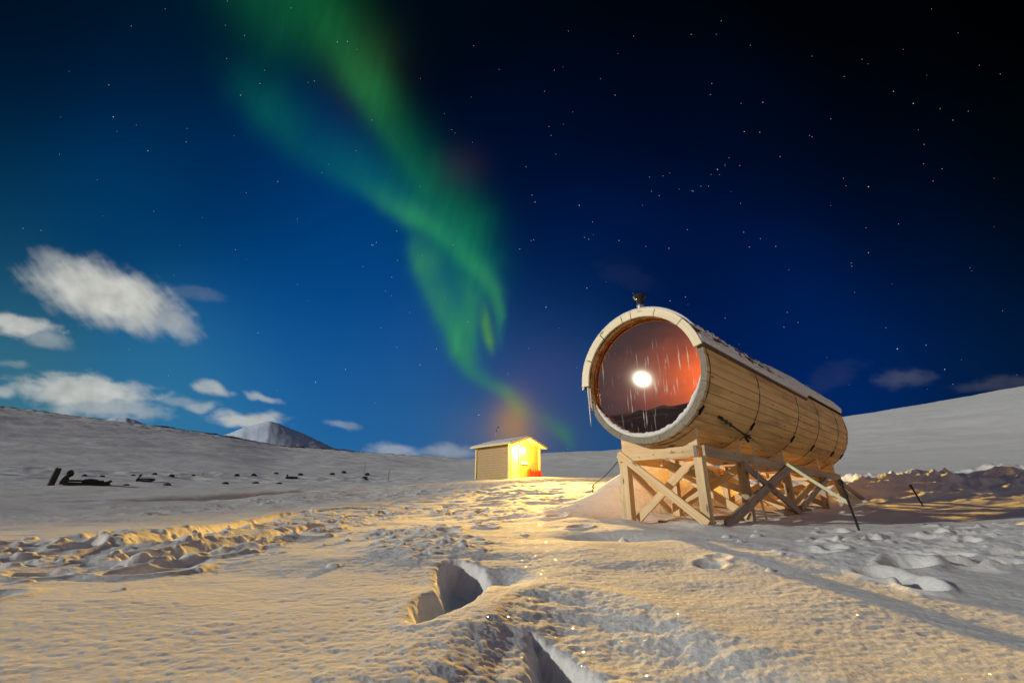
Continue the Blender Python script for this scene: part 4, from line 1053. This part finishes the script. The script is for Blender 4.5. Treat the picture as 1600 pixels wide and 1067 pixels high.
# ------------------------------------------------------------------ rocks poking through the snow
def rock_mesh(seed):
    th_ = np.linspace(.02, math.pi - .02, 12)[:, None]; ph = np.linspace(0, 2 * math.pi, 18, endpoint=False)[None]
    q = 1 + .45 * fbm(np.sin(th_) * np.cos(ph) * 1.6 + seed, np.sin(th_) * np.sin(ph) * 1.6 + np.cos(th_), 4)
    return q * np.sin(th_) * np.cos(ph), q * np.sin(th_) * np.sin(ph), q * np.cos(th_) + 0 * ph
RK = [(132, 743, 4.0, 1.6, 'dark rock just right of the big sled, back row'), (160, 743.5, 4.0, 1.6, 'second dark rock right of the big sled, back row'), (208, 743.5, 3.4, 1.6, 'dark rock touching the raised back of the small sled'),
      (241, 743.5, 4.0, 2.2, 'dark rock right of the small sled in the back row'), (268, 745, 4.2, 2.2, 'dark rock, last before the tiny stick'), (302, 743, 3.0, 1.3, 'flat dark rock beside the tiny leaning stick'),
      (197, 758, 5.0, 1.3, 'long low dark rock in the front row at the far left'), (261, 757.5, 6.0, 2.0, 'olive brown mossy rock in the front row'), (352, 757, 5.0, 1.8, 'dark rock midway along the front row'),
      (370, 744, 4.0, 2.0, 'dark rock in the middle of the back row'), (396, 744, 4.0, 2.0, 'dark rock in the back row right of the middle'), (431, 742, 3.2, 1.4, 'small pale-topped dark rock left of the third sled'),
      (399, 756.5, 5.2, 1.8, 'widest dark rock in the front row, right of the middle'), (436, 756.5, 4.5, 1.4, 'flat dark rock at the right end of the front row'), (469, 744.5, 4.2, 1.6, 'dark rock just right of the third sled'),
      (519, 743, 3.6, 1.8, 'dark rock half way between third sled and pole'), (537, 740.5, 3.4, 2.0, 'dark rock left of the upright pole'), (573.5, 743, 3.6, 2.2, 'topmost of the three dark rocks at the foot of the pole'),
      (570, 746.5, 4.0, 1.6, 'middle one of the three dark rocks at the foot of the pole'), (572, 749.5, 3.6, 1.5, 'lowest of the three dark rocks at the foot of the pole')]
M['moss'] = plain('mossy_rock', (.09, .08, .025), .9, var=.4)
for i, (x_, y_, wx_, hy_, lab) in enumerate(RK):
    h0 = hit(x_, y_); r0 = math.hypot(h0[0], h0[1]); kpx = r0 / 711; ca_ = h0[1] / r0
    X, Y, Z = rock_mesh(i * 3.7 + .5)
    ob = grid_mesh('rock', X * wx_ * kpx * 1.05 * ca_ ** 2, Y * wx_ * kpx * ca_, Z * hy_ * kpx * 1.25 * ca_, M['moss'] if 'olive' in lab else M['rock'], wrap=True)
    ob.location = (h0[0], h0[1], gz(h0[0], h0[1]) + hy_ * kpx * .55 * ca_); ob.rotation_euler = (0, 0, -math.atan2(h0[0], h0[1]))
    tag(ob, lab, 'rock', 'dark rocks in two rows on the snow flat')
print('barrel ground', GB, 'hut', corner, 'hut ground', gz(corner[0], corner[1]), 'verts', GX.size, DX.size)
